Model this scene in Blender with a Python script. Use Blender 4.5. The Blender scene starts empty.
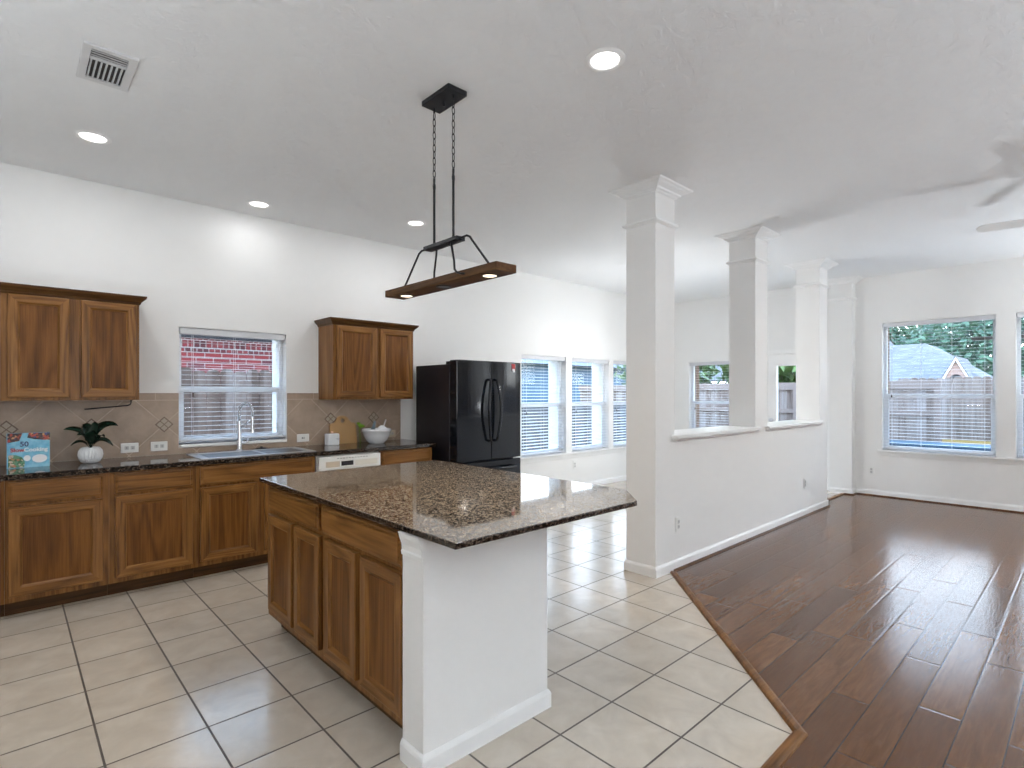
import bpy, bmesh, math, random
from mathutils import Vector, Matrix
random.seed(7)
PI = math.pi
S = bpy.context.scene
COL = S.collection

# ------------------------------------------------------------------ camera, world, lamps, exposure
F_PX = 543.4
TH = math.atan2(1097 - 512, F_PX)
cd = bpy.data.cameras.new('camera'); cam = bpy.data.objects.new('camera', cd); COL.objects.link(cam)
cam.location = (0, 0, 1.42)
cam.rotation_euler = (PI / 2, 0, TH - PI / 2)
cd.sensor_width = 36; cd.lens = F_PX / 1024 * 36
cd.shift_y = 9.6 / 1024
cd.clip_end = 300
S.camera = cam

S.view_settings.view_transform = 'Standard'
S.view_settings.look = 'None'
S.view_settings.gamma = 1
S.view_settings.exposure = 0.22
S.view_settings.use_curve_mapping = False
S.cycles.denoising_prefilter = 'FAST'

wd = bpy.data.worlds.new('sky'); S.world = wd; wd.use_nodes = True
wn = wd.node_tree; wn.nodes.clear()
w_out = wn.nodes.new('ShaderNodeOutputWorld'); w_bg = wn.nodes.new('ShaderNodeBackground')
w_tc = wn.nodes.new('ShaderNodeTexCoord'); w_sep = wn.nodes.new('ShaderNodeSeparateXYZ'); w_rmp = wn.nodes.new('ShaderNodeValToRGB')
wn.links.new(w_tc.outputs['Generated'], w_sep.inputs[0]); wn.links.new(w_sep.outputs['Z'], w_rmp.inputs[0])
wn.links.new(w_rmp.outputs[0], w_bg.inputs[0]); wn.links.new(w_bg.outputs[0], w_out.inputs[0])
e = w_rmp.color_ramp.elements
e[0].position = 0.0; e[0].color = (1.0, 1.0, 1.0, 1)
e[1].position = 0.55; e[1].color = (0.48, 0.69, 1.0, 1)
w_bg.inputs['Strength'].default_value = 7.5

CAN_W = 6.0
FILL_W = 1.0
UP_W = 115.0
NOOK_W = 52.0
FAN_W = 20.0
WARM = (1.0, 0.93, 0.84)

def area_lamp(name, loc, power, size, color=WARM, direction=(0, 0, -1), spread=PI, parent=None):
    ld = bpy.data.lights.new(name, 'AREA'); ld.shape = 'DISK'; ld.size = size; ld.energy = power; ld.color = color; ld.spread = spread
    o = bpy.data.objects.new(name, ld); COL.objects.link(o)
    o.rotation_euler = Vector(direction).to_track_quat('-Z', 'Y').to_euler()
    if parent: o.parent = parent
    o.location = loc
    return o

# unseen fill lamps added under the ceiling, behind and beside the camera
for x, y in ((0.2, 1.3), (0.3, -1.0), (2.3, -0.9), (4.2, -1.0), (0.9, -2.6), (7.4, -1.6), (4.6, -2.9)):
    area_lamp('downlight', (x, y, 3.03), FILL_W, 0.15, (0.97, 0.985, 1.0))

# unseen lamps added behind and beside the camera to brighten the ceiling
for x, y, w in ((-0.9, -1.3, 0.58), (-1.6, 2.3, 0.26), (2.7, -2.6, 0.55), (5.0, -3.5, 0.4), (7.0, -3.5, 0.4), (8.0, -1.7, 0.8)):
    area_lamp('fill_uplight', (x, y, 1.1), UP_W * w, 0.35, (0.87, 0.94, 1.0), (0, 0, 1))

# ------------------------------------------------------------------ material helpers
class NB:
    def __init__(s, name):
        s.m = bpy.data.materials.new(name); s.m.use_nodes = True
        s.t = s.m.node_tree; s.t.nodes.clear()
        s.out = s.t.nodes.new('ShaderNodeOutputMaterial')
        s.b = s.t.nodes.new('ShaderNodeBsdfPrincipled')
        s.t.links.new(s.b.outputs[0], s.out.inputs[0])
    def n(s, typ, **k):
        nd = s.t.nodes.new('ShaderNode' + typ)
        for a, v in k.items(): setattr(nd, a, v)
        return nd
    def l(s, a, b): s.t.links.new(a, b)
    def set(s, **k):
        for a, v in k.items():
            i = s.b.inputs[a.replace('_', ' ')]
            i.default_value = v if not (isinstance(v, tuple) and len(v) == 3) else (*v, 1)
        return s
    def coord(s, scale=(1, 1, 1), rot=(0, 0, 0), loc=(0, 0, 0), rand=0.0, kind='Object'):
        tc = s.n('TexCoord'); mp = s.n('Mapping')
        mp.inputs['Scale'].default_value = scale; mp.inputs['Rotation'].default_value = rot; mp.inputs['Location'].default_value = loc
        src = tc.outputs[kind]
        if rand:
            oi = s.n('ObjectInfo'); vm = s.n('VectorMath', operation='SCALE'); va = s.n('VectorMath', operation='ADD')
            cx = s.n('CombineXYZ'); s.l(oi.outputs['Random'], cx.inputs[0]); s.l(oi.outputs['Random'], cx.inputs[1]); s.l(oi.outputs['Random'], cx.inputs[2])
            s.l(cx.outputs[0], vm.inputs[0]); vm.inputs['Scale'].default_value = rand
            s.l(src, va.inputs[0]); s.l(vm.outputs[0], va.inputs[1]); src = va.outputs[0]
        s.l(src, mp.inputs['Vector'])
        return mp.outputs[0]
    def noise(s, vec, scale=5, detail=4, rough=0.5, dist=0.0):
        nd = s.n('TexNoise'); nd.inputs['Scale'].default_value = scale; nd.inputs['Detail'].default_value = detail
        nd.inputs['Roughness'].default_value = rough; nd.inputs['Distortion'].default_value = dist
        s.l(vec, nd.inputs['Vector']); return nd.outputs['Fac']
    def ramp(s, fac, stops, interp='LINEAR'):
        r = s.n('ValToRGB'); r.color_ramp.interpolation = interp
        el = r.color_ramp.elements
        while len(el) < len(stops): el.new(0.5)
        for i, (p, c) in enumerate(stops):
            el[i].position = p; el[i].color = (*c, 1) if len(c) == 3 else c
        s.l(fac, r.inputs[0]); return r.outputs[0]
    def math(s, op, a, b=None, c=None):
        nd = s.n('Math', operation=op)
        for i, v in enumerate((a, b, c)):
            if v is None: continue
            if isinstance(v, (int, float)): nd.inputs[i].default_value = v
            else: s.l(v, nd.inputs[i])
        return nd.outputs[0]
    def mix(s, fac, a, b, blend='MIX'):
        nd = s.n('Mix', data_type='RGBA', blend_type=blend)
        for i, v in ((0, fac), (6, a), (7, b)):
            if isinstance(v, (int, float)): nd.inputs[i].default_value = v
            elif isinstance(v, tuple): nd.inputs[i].default_value = (*v, 1)
            else: s.l(v, nd.inputs[i])
        return nd.outputs[2]
    def bump(s, h, strength=0.3, dist=0.01):
        b = s.n('Bump'); b.inputs['Strength'].default_value = strength; b.inputs['Distance'].default_value = dist
        s.l(h, b.inputs['Height']); s.l(b.outputs[0], s.b.inputs['Normal'])
    def col(s, sock): s.l(sock, s.b.inputs['Base Color']); return s

def plain(name, c, rough=0.5, metal=0.0, **k):
    N = NB(name); N.set(Base_Color=c, Roughness=rough, Metallic=metal, **k)
    v = N.coord((1, 1, 1)); h = N.noise(v, 40, 3)
    N.col(N.mix(N.math('MULTIPLY', h, 0.12), c, tuple(x * 0.8 for x in c)))
    return N.m

M = {}
def wallmat(name, c, bscale, bstr, rough=0.75):
    N = NB(name); N.set(Roughness=rough, Base_Color=c)
    v = N.coord()
    big = N.noise(v, 1.3, 3); 
    N.col(N.mix(N.math('MULTIPLY', big, 0.06), c, tuple(x * 0.9 for x in c)))
    N.bump(N.noise(v, bscale, 3, 0.6), bstr, 0.004)
    return N.m
M['wall'] = wallmat('wall_paint', (0.83, 0.825, 0.81), 85, 0.10)
M['ceil'] = None
N = NB('ceiling_texture'); N.set(Roughness=0.9); v = N.coord((1, 1.6, 1), (0, 0, 0.5))
h = N.noise(v, 9, 6, 0.62, 0.4); r = N.ramp(h, [(0.42, (0, 0, 0)), (0.6, (1, 1, 1))])
N.set(Base_Color=(0.80, 0.805, 0.805)); N.bump(r, 0.5, 0.006); M['ceil'] = N.m
M['trim'] = plain('white_gloss_trim', (0.86, 0.86, 0.85), 0.28)
M['vinyl'] = plain('white_vinyl', (0.86, 0.87, 0.88), 0.3)
M['blind'] = plain('blind_slat_white', (0.66, 0.675, 0.70), 0.4)
M['cord'] = plain('blind_cord', (0.7, 0.7, 0.7), 0.7)
M['tassel'] = plain('tassel_brown', (0.05, 0.03, 0.02), 0.5)
M['plastic'] = plain('white_plastic', (0.82, 0.82, 0.80), 0.35)
M['ivory'] = plain('ivory_plastic', (0.62, 0.52, 0.40), 0.4)
M['slot'] = plain('slot_grey', (0.14, 0.14, 0.15), 0.5)
M['receptacle'] = plain('receptacle_grey', (0.55, 0.55, 0.54), 0.4)

# floor tile: 0.3535 x 0.352 grid
N = NB('floor_tile'); v = N.coord(kind='Object')
sp = N.n('SeparateXYZ'); N.l(v, sp.inputs[0])
fx = N.math('FRACT', N.math('DIVIDE', N.math('ADD', sp.outputs[0], 100 * 0.3535 - 0.273), 0.3535))
fy = N.math('FRACT', N.math('DIVIDE', N.math('ADD', sp.outputs[1], 100 * 0.352 - 2.225), 0.352))
dx = N.math('MULTIPLY', N.math('MINIMUM', fx, N.math('SUBTRACT', 1.0, fx)), 0.3535)
dy = N.math('MULTIPLY', N.math('MINIMUM', fy, N.math('SUBTRACT', 1.0, fy)), 0.352)
d = N.math('MINIMUM', dx, dy)
grout = N.math('LESS_THAN', d, 0.0042)
edge = N.n('MapRange'); N.l(d, edge.inputs[0]); edge.inputs[1].default_value = 0.003; edge.inputs[2].default_value = 0.012
ix = N.math('FLOOR', N.math('DIVIDE', N.math('ADD', sp.outputs[0], 100 * 0.3535 - 0.273), 0.3535))
iy = N.math('FLOOR', N.math('DIVIDE', N.math('ADD', sp.outputs[1], 100 * 0.352 - 2.225), 0.352))
cx = N.n('CombineXYZ'); N.l(ix, cx.inputs[0]); N.l(iy, cx.inputs[1])
wn_ = N.n('TexWhiteNoise', noise_dimensions='2D'); N.l(cx.outputs[0], wn_.inputs['Vector'])
va = N.n('VectorMath', operation='MULTIPLY_ADD'); N.l(wn_.outputs['Color'], va.inputs[0]); va.inputs[1].default_value = (9, 9, 9); N.l(v, va.inputs[2])
mot = N.noise(va.outputs[0], 6, 6, 0.6, 0.6)
tc_ = N.ramp(mot, [(0.3, (0.55, 0.48, 0.395)), (0.55, (0.61, 0.54, 0.45)), (0.75, (0.66, 0.595, 0.51))])
tc_ = N.mix(N.math('MULTIPLY', wn_.outputs['Value'], 0.22), tc_, (0.40, 0.35, 0.29))
N.col(N.mix(grout, tc_, (0.075, 0.055, 0.042)))
rg = N.math('ADD', N.math('MULTIPLY', grout, 0.5), N.math('MULTIPLY_ADD', mot, 0.12, 0.12)); N.l(rg, N.b.inputs['Roughness'])
hh = N.math('ADD', edge.outputs[0], N.math('MULTIPLY', N.noise(va.outputs[0], 14, 5, 0.55, 1.0), 0.45)); N.bump(hh, 0.13, 0.003)
N.set(Specular_IOR_Level=0.9); M['tile'] = N.m

# hand-scraped plank floor, boards along X
N = NB('wood_plank_floor'); v = N.coord(); sp = N.n('SeparateXYZ'); N.l(v, sp.inputs[0])
PW, PL = 0.1535, 1.15
yy = N.math('DIVIDE', N.math('ADD', sp.outputs[1], 100 * PW - 0.245), PW); row = N.math('FLOOR', yy); fy = N.math('FRACT', yy)
w1 = N.n('TexWhiteNoise', noise_dimensions='1D'); N.l(row, w1.inputs['W'])
xx = N.math('ADD', N.math('DIVIDE', sp.outputs[0], PL), N.math('MULTIPLY_ADD', w1.outputs['Value'], 5.0, 50.0)); ci = N.math('FLOOR', xx); fx = N.math('FRACT', xx)
cx = N.n('CombineXYZ'); N.l(row, cx.inputs[0]); N.l(ci, cx.inputs[1])
w2 = N.n('TexWhiteNoise', noise_dimensions='2D'); N.l(cx.outputs[0], w2.inputs['Vector'])
dx = N.math('MULTIPLY', N.math('MINIMUM', fx, N.math('SUBTRACT', 1.0, fx)), PL); dy = N.math('MULTIPLY', N.math('MINIMUM', fy, N.math('SUBTRACT', 1.0, fy)), PW)
d = N.math('MINIMUM', dx, dy); gap = N.math('LESS_THAN', d, 0.0024)
edge = N.n('MapRange'); N.l(d, edge.inputs[0]); edge.inputs[1].default_value = 0.0; edge.inputs[2].default_value = 0.010
va = N.n('VectorMath', operation='MULTIPLY_ADD'); N.l(w2.outputs['Color'], va.inputs[0]); va.inputs[1].default_value = (7, 7, 7); N.l(v, va.inputs[2])
mp = N.n('Mapping'); mp.inputs['Scale'].default_value = (1.6, 14, 1); N.l(va.outputs[0], mp.inputs[0])
gr = N.noise(mp.outputs[0], 3.0, 7, 0.62, 0.8)
cl = N.ramp(gr, [(0.25, (0.105, 0.042, 0.014)), (0.5, (0.155, 0.066, 0.022)), (0.78, (0.210, 0.100, 0.038))])
cl = N.mix(N.math('MULTIPLY', w2.outputs['Value'], 0.8), cl, (0.080, 0.033, 0.013))
N.col(N.mix(gap, cl, (0.02, 0.010, 0.006)))
mp2 = N.n('Mapping'); mp2.inputs['Scale'].default_value = (5, 34, 1); N.l(va.outputs[0], mp2.inputs[0])
sc = N.noise(mp2.outputs[0], 1.5, 4, 0.55, 1.2)
N.bump(N.math('ADD', N.math('MULTIPLY', sc, 0.8), edge.outputs[0]), 0.18, 0.004)
N.set(Roughness=0.17, Specular_IOR_Level=0.5, IOR=1.42); M['wood'] = N.m

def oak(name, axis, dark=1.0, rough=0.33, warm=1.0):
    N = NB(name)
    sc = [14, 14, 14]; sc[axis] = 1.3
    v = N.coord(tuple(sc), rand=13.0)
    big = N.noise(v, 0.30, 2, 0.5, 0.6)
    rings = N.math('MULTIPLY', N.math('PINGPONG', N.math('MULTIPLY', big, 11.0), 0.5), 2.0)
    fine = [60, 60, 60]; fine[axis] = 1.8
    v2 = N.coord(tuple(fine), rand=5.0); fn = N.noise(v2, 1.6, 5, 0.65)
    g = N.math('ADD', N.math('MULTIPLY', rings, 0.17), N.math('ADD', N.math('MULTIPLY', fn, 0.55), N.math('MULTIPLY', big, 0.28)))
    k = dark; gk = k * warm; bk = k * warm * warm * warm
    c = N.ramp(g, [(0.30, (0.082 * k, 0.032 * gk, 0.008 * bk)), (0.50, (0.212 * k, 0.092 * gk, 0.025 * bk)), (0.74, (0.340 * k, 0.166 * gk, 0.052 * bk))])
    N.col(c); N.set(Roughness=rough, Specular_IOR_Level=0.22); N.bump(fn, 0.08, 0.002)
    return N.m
M['oak_z'] = oak('oak_upright_grain', 2); M['oak_x'] = oak('oak_level_grain', 0); M['oak_y'] = oak('oak_island_grain', 1)
M['oak_panel'] = oak('oak_panel_veneer', 2, 0.72, 0.4, 0.86)
M['oak_dark'] = oak('oak_dark_moulding', 0, 0.42)
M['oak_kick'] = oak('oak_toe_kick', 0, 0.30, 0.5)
M['strip'] = oak('transition_oak', 0, 0.85, 0.4)
M['bar_wood'] = oak('pendant_bar_wood', 1, 0.45, 0.5)
M['board_wood'] = plain('cutting_board_wood', (0.46, 0.27, 0.11), 0.5)

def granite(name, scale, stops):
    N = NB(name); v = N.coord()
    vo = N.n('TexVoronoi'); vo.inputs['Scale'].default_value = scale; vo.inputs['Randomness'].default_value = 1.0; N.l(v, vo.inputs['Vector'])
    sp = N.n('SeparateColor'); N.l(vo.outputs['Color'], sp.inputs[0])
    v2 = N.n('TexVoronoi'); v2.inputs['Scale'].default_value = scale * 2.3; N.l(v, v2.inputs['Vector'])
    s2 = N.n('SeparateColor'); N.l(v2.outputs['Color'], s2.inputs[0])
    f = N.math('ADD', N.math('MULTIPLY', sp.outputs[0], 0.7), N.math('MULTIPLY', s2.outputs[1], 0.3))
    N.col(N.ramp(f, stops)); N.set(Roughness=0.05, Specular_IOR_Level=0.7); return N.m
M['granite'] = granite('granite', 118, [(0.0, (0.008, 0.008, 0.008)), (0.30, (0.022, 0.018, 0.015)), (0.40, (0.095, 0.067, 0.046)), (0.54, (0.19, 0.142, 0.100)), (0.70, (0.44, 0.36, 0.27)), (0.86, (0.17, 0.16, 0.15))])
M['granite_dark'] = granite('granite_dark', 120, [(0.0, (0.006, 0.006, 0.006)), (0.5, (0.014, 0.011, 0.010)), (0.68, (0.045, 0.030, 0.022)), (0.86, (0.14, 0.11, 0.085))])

# diagonal backsplash tile
N = NB('backsplash_tile'); v = N.coord(); sp = N.n('SeparateXYZ'); N.l(v, sp.inputs[0])
P = 0.478 / math.sqrt(2)
X_ = N.math('SUBTRACT', sp.outputs[0], 0.951); Z_ = N.math('SUBTRACT', sp.outputs[2], 1.165)
a = N.math('DIVIDE', N.math('MULTIPLY', N.math('ADD', X_, Z_), 0.70711), P); b = N.math('DIVIDE', N.math('MULTIPLY', N.math('SUBTRACT', X_, Z_), 0.70711), P)
fa = N.math('FRACT', N.math('ADD', a, 50.0)); fb = N.math('FRACT', N.math('ADD', b, 50.0))
da = N.math('MINIMUM', fa, N.math('SUBTRACT', 1.0, fa)); db = N.math('MINIMUM', fb, N.math('SUBTRACT', 1.0, fb))
dd = N.math('MULTIPLY', N.math('MINIMUM', da, db), P)
inb = N.math('GREATER_THAN', sp.outputs[2], 1.366)
fbx = N.math('FRACT', N.math('DIVIDE', N.math('ADD', sp.outputs[0], 10.0), 0.33)); dbx = N.math('MULTIPLY', N.math('MINIMUM', fbx, N.math('SUBTRACT', 1.0, fbx)), 0.33)
dz = N.math('ABSOLUTE', N.math('SUBTRACT', sp.outputs[2], 1.366))
mixd = N.n('Mix', data_type='FLOAT'); N.l(inb, mixd.inputs[0]); N.l(dd, mixd.inputs[2]); N.l(dbx, mixd.inputs[3])
dist = N.math('MINIMUM', mixd.outputs[0], dz)
gr_ = N.math('LESS_THAN', dist, 0.0028)
edge = N.n('MapRange'); N.l(dist, edge.inputs[0]); edge.inputs[1].default_value = 0.002; edge.inputs[2].default_value = 0.009
mo = N.noise(v, 7, 5, 0.6, 0.5)
tcol = N.ramp(mo, [(0.3, (0.32, 0.235, 0.172)), (0.7, (0.44, 0.335, 0.255))])
N.col(N.mix(gr_, tcol, (0.52, 0.43, 0.34))); N.set(Roughness=0.38); N.bump(edge.outputs[0], 0.35, 0.004); M['splash'] = N.m
M['accent_a'] = plain('accent_cream', (0.40, 0.33, 0.25), 0.35); M['accent_b'] = plain('accent_brown', (0.13, 0.075, 0.045), 0.35)

N = NB('black_appliance'); N.set(Base_Color=(0.006, 0.008, 0.012), Roughness=0.10, Specular_IOR_Level=0.36); v = N.coord(); N.bump(N.noise(v, 2.2, 2), 0.04, 0.02); M['fridge'] = N.m
M['fridge_side'] = plain('black_textured_side', (0.010, 0.009, 0.012), 0.42)
M['black'] = plain('matte_black_metal', (0.012, 0.014, 0.017), 0.4, 0.3)
N = NB('brushed_steel'); N.set(Base_Color=(0.62, 0.64, 0.67), Metallic=1.0, Roughness=0.3); v = N.coord((2, 60, 60)); N.bump(N.noise(v, 4, 1), 0.01, 0.001); M['steel'] = N.m
N = NB('steel_dark'); N.set(Base_Color=(0.17, 0.19, 0.22), Metallic=1.0, Roughness=0.38); v = N.coord(); N.bump(N.noise(v, 30, 1), 0.01, 0.001); M['steel_dark'] = N.m
N = NB('chrome'); N.set(Base_Color=(0.72, 0.74, 0.77), Metallic=1.0, Roughness=0.12); v = N.coord(); N.bump(N.noise(v, 60, 1), 0.01, 0.001); M['chrome'] = N.m
M['ceramic'] = plain('white_ceramic', (0.78, 0.80, 0.82), 0.18)
M['soil'] = plain('potting_soil', (0.03, 0.02, 0.014), 0.9)
N = NB('dark_leaf'); v = N.coord(rand=3.0); N.col(N.ramp(N.noise(v, 12, 3), [(0.3, (0.008, 0.022, 0.014)), (0.7, (0.02, 0.05, 0.032))])); N.set(Roughness=0.22); N.bump(N.noise(v, 60, 2), 0.1, 0.002); M['leaf'] = N.m
M['green'] = plain('fresh_green', (0.20, 0.42, 0.03), 0.5)
M['bluegrey'] = plain('blue_grey_plastic', (0.20, 0.27, 0.31), 0.4)
M['cloth'] = plain('white_cloth', (0.8, 0.82, 0.84), 0.8)
M['pink'] = plain('pinkish_cork', (0.75, 0.5, 0.38), 0.6)
M['navy'] = plain('navy_ink', (0.03, 0.04, 0.16), 0.5)
M['red'] = plain('red_print', (0.50, 0.03, 0.03), 0.45)
M['white_print'] = plain('white_print', (0.85, 0.87, 0.9), 0.45)
M['page'] = plain('page_paper', (0.75, 0.72, 0.64), 0.7)
N = NB('cookbook_blue'); v = N.coord(); N.col(N.ramp(N.noise(v, 30, 4), [(0.35, (0.12, 0.42, 0.62)), (0.65, (0.26, 0.58, 0.74))])); N.set(Roughness=0.3); M['cover'] = N.m
N = NB('cookbook_food'); v = N.coord(); vo = N.n('TexVoronoi'); vo.inputs['Scale'].default_value = 70; N.l(v, vo.inputs['Vector']); sp = N.n('SeparateColor'); N.l(vo.outputs['Color'], sp.inputs[0])
N.col(N.ramp(sp.outputs[0], [(0, (0.03, 0.015, 0.02)), (0.35, (0.10, 0.03, 0.02)), (0.55, (0.40, 0.05, 0.03)), (0.72, (0.06, 0.05, 0.18)), (0.85, (0.55, 0.28, 0.12)), (1, (0.6, 0.55, 0.4))], 'CONSTANT')); N.set(Roughness=0.3); M['food'] = N.m
N = NB('cookbook_salad'); v = N.coord(); vo = N.n('TexVoronoi'); vo.inputs['Scale'].default_value = 80; N.l(v, vo.inputs['Vector']); sp = N.n('SeparateColor'); N.l(vo.outputs['Color'], sp.inputs[0])
N.col(N.ramp(sp.outputs[0], [(0, (0.05, 0.18, 0.08)), (0.4, (0.12, 0.30, 0.18)), (0.65, (0.5, 0.2, 0.1)), (0.85, (0.6, 0.5, 0.4))], 'CONSTANT')); N.set(Roughness=0.3); M['salad'] = N.m

def emit(name, c, s):
    N = NB(name); N.set(Base_Color=(0.8, 0.8, 0.8), Emission_Color=c, Emission_Strength=s); N.m.cycles.emission_sampling = 'NONE'; return N.m
M['lens'] = emit('lamp_lens', (1.0, 0.98, 0.95), 2.2)
M['lens_warm'] = emit('lamp_lens_warm', (1.0, 0.86, 0.62), 2.2)
M['lens_off'] = plain('unlit_lens', (0.35, 0.36, 0.38), 0.25)
M['vent_shade'] = plain('vent_shade', (0.04, 0.04, 0.04), 0.7)
M['vent'] = plain('vent_enamel', (0.66, 0.66, 0.66), 0.4)

# window glass: thin pane
N = NB('window_glass'); N.t.nodes.remove(N.b)
tr = N.n('BsdfTransparent'); gl = N.n('BsdfGlossy'); gl.inputs['Roughness'].default_value = 0.02; ge = N.n('NewGeometry'); dt_ = N.n('VectorMath', operation='DOT_PRODUCT'); mx = N.n('MixShader')
N.l(ge.outputs['Normal'], dt_.inputs[0]); N.l(ge.outputs['Incoming'], dt_.inputs[1])
frs = N.math('MULTIPLY_ADD', N.math('POWER', N.math('SUBTRACT', 1.0, N.math('ABSOLUTE', dt_.outputs['Value'])), 5.0), 0.97, 0.02)
tr.inputs['Color'].default_value = (0.95, 0.97, 0.97, 1)
N.l(frs, mx.inputs[0]); N.l(tr.outputs[0], mx.inputs[1]); N.l(gl.outputs[0], mx.inputs[2]); N.l(mx.outputs[0], N.out.inputs[0]); M['glass'] = N.m

# outdoors
def brickmat(name, rot, w, h, c1, c2, mortar):
    N = NB(name); v = N.coord(rot=rot)
    br = N.n('TexBrick'); N.l(v, br.inputs['Vector']); br.inputs['Scale'].default_value = 1; br.inputs['Brick Width'].default_value = w; br.inputs['Row Height'].default_value = h
    br.inputs['Mortar Size'].default_value = 0.006; br.inputs['Color1'].default_value = (*c1, 1); br.inputs['Color2'].default_value = (*c2, 1); br.inputs['Mortar'].default_value = (*mortar, 1); br.inputs['Bias'].default_value = -0.35
    N.col(br.outputs['Color']); N.set(Roughness=0.9); N.bump(br.outputs['Fac'], -0.4, 0.006); return N.m
M['brick'] = brickmat('red_brick', (PI / 2, 0, 0), 0.22, 0.075, (0.24, 0.034, 0.036), (0.06, 0.03, 0.04), (0.42, 0.37, 0.35))
M['soldier'] = brickmat('soldier_brick', (PI / 2, 0, 0), 0.075, 0.11, (0.20, 0.03, 0.034), (0.02, 0.02, 0.025), (0.4, 0.36, 0.35))
M['brick_tan'] = plain('brick_return', (0.17, 0.10, 0.06), 0.9)
def fencemat(name, axis, c1, c2, c3, pw):
    N = NB(name); v = N.coord(); sp = N.n('SeparateXYZ'); N.l(v, sp.inputs[0])
    i = N.math('FLOOR', N.math('DIVIDE', sp.outputs[axis], pw)); w = N.n('TexWhiteNoise', noise_dimensions='1D'); N.l(i, w.inputs['W'])
    sc = [16, 16, 16]; sc[2] = 1.4
    va = N.n('VectorMath', operation='MULTIPLY_ADD'); N.l(w.outputs['Color'], va.inputs[0]); va.inputs[1].default_value = (5, 5, 5); N.l(v, va.inputs[2])
    mp = N.n('Mapping'); mp.inputs['Scale'].default_value = sc; N.l(va.outputs[0], mp.inputs[0])
    g = N.noise(mp.outputs[0], 1.4, 6, 0.6, 0.5)
    f = N.math('ADD', N.math('MULTIPLY', g, 0.6), N.math('MULTIPLY', w.outputs['Value'], 0.4))
    N.col(N.ramp(f, [(0.25, c1), (0.5, c2), (0.75, c3)])); N.set(Roughness=0.9); return N.m
M['fence_x'] = fencemat('weathered_fence', 0, (0.060, 0.036, 0.028), (0.12, 0.083, 0.068), (0.20, 0.165, 0.155), 0.145)
M['fence_y'] = fencemat('weathered_fence_pale', 1, (0.12, 0.082, 0.066), (0.22, 0.175, 0.155), (0.31, 0.27, 0.26), 0.145)
M['fence_dark'] = fencemat('dark_fence', 0, (0.06, 0.06, 0.07), (0.10, 0.105, 0.12), (0.16, 0.165, 0.18), 0.145)
M['rail'] = plain('fence_rail_wood', (0.22, 0.17, 0.15), 0.9)
M['kick'] = plain('yellow_lumber', (0.48, 0.32, 0.11), 0.8)
N = NB('roof_shingles'); v = N.coord((1, 1, 1), (0, 0, PI / 2)); br = N.n('TexBrick'); N.l(v, br.inputs['Vector']); br.inputs['Scale'].default_value = 1; br.inputs['Brick Width'].default_value = 0.3; br.inputs['Row Height'].default_value = 0.2; br.inputs['Mortar Size'].default_value = 0.008
br.inputs['Color1'].default_value = (0.15, 0.15, 0.16, 1); br.inputs['Color2'].default_value = (0.11, 0.112, 0.12, 1); br.inputs['Mortar'].default_value = (0.09, 0.09, 0.10, 1); N.col(br.outputs[0]); N.set(Roughness=0.9); M['roof'] = N.m
M['siding'] = plain('blue_grey_siding', (0.10, 0.17, 0.25), 0.7); M['pinkwall'] = plain('gable_wall', (0.45, 0.30, 0.26), 0.8)
M['slate'] = plain('slate_roof', (0.10, 0.12, 0.15), 0.8); M['dark'] = plain('dark_recess', (0.02, 0.02, 0.025), 0.8); M['soffit'] = plain('dark_soffit', (0.05, 0.05, 0.06), 0.8)
M['reflector'] = plain('pale_reflector', (0.60, 0.59, 0.57), 0.9)
M['concrete'] = plain('patio_concrete', (0.34, 0.35, 0.36), 0.9); M['bluewood'] = plain('blue_grey_ledge', (0.05, 0.10, 0.15), 0.6)
N = NB('lawn'); v = N.coord(); N.col(N.ramp(N.noise(v, 6, 6), [(0.3, (0.06, 0.08, 0.03)), (0.7, (0.16, 0.17, 0.07))])); N.set(Roughness=1.0); M['lawn'] = N.m
def leafmat(name, a, b):
    N = NB(name); v = N.coord(); N.col(N.ramp(N.noise(v, 2.2, 4), [(0.3, a), (0.7, b)])); N.set(Roughness=0.6); return N.m
M['tree_a'] = leafmat('tree_leaf_dark', (0.02, 0.06, 0.035), (0.07, 0.15, 0.08)); M['tree_b'] = leafmat('tree_leaf_light', (0.03, 0.07, 0.012), (0.10, 0.16, 0.035)); M['bark'] = plain('bark', (0.09, 0.065, 0.05), 0.95)

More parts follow.
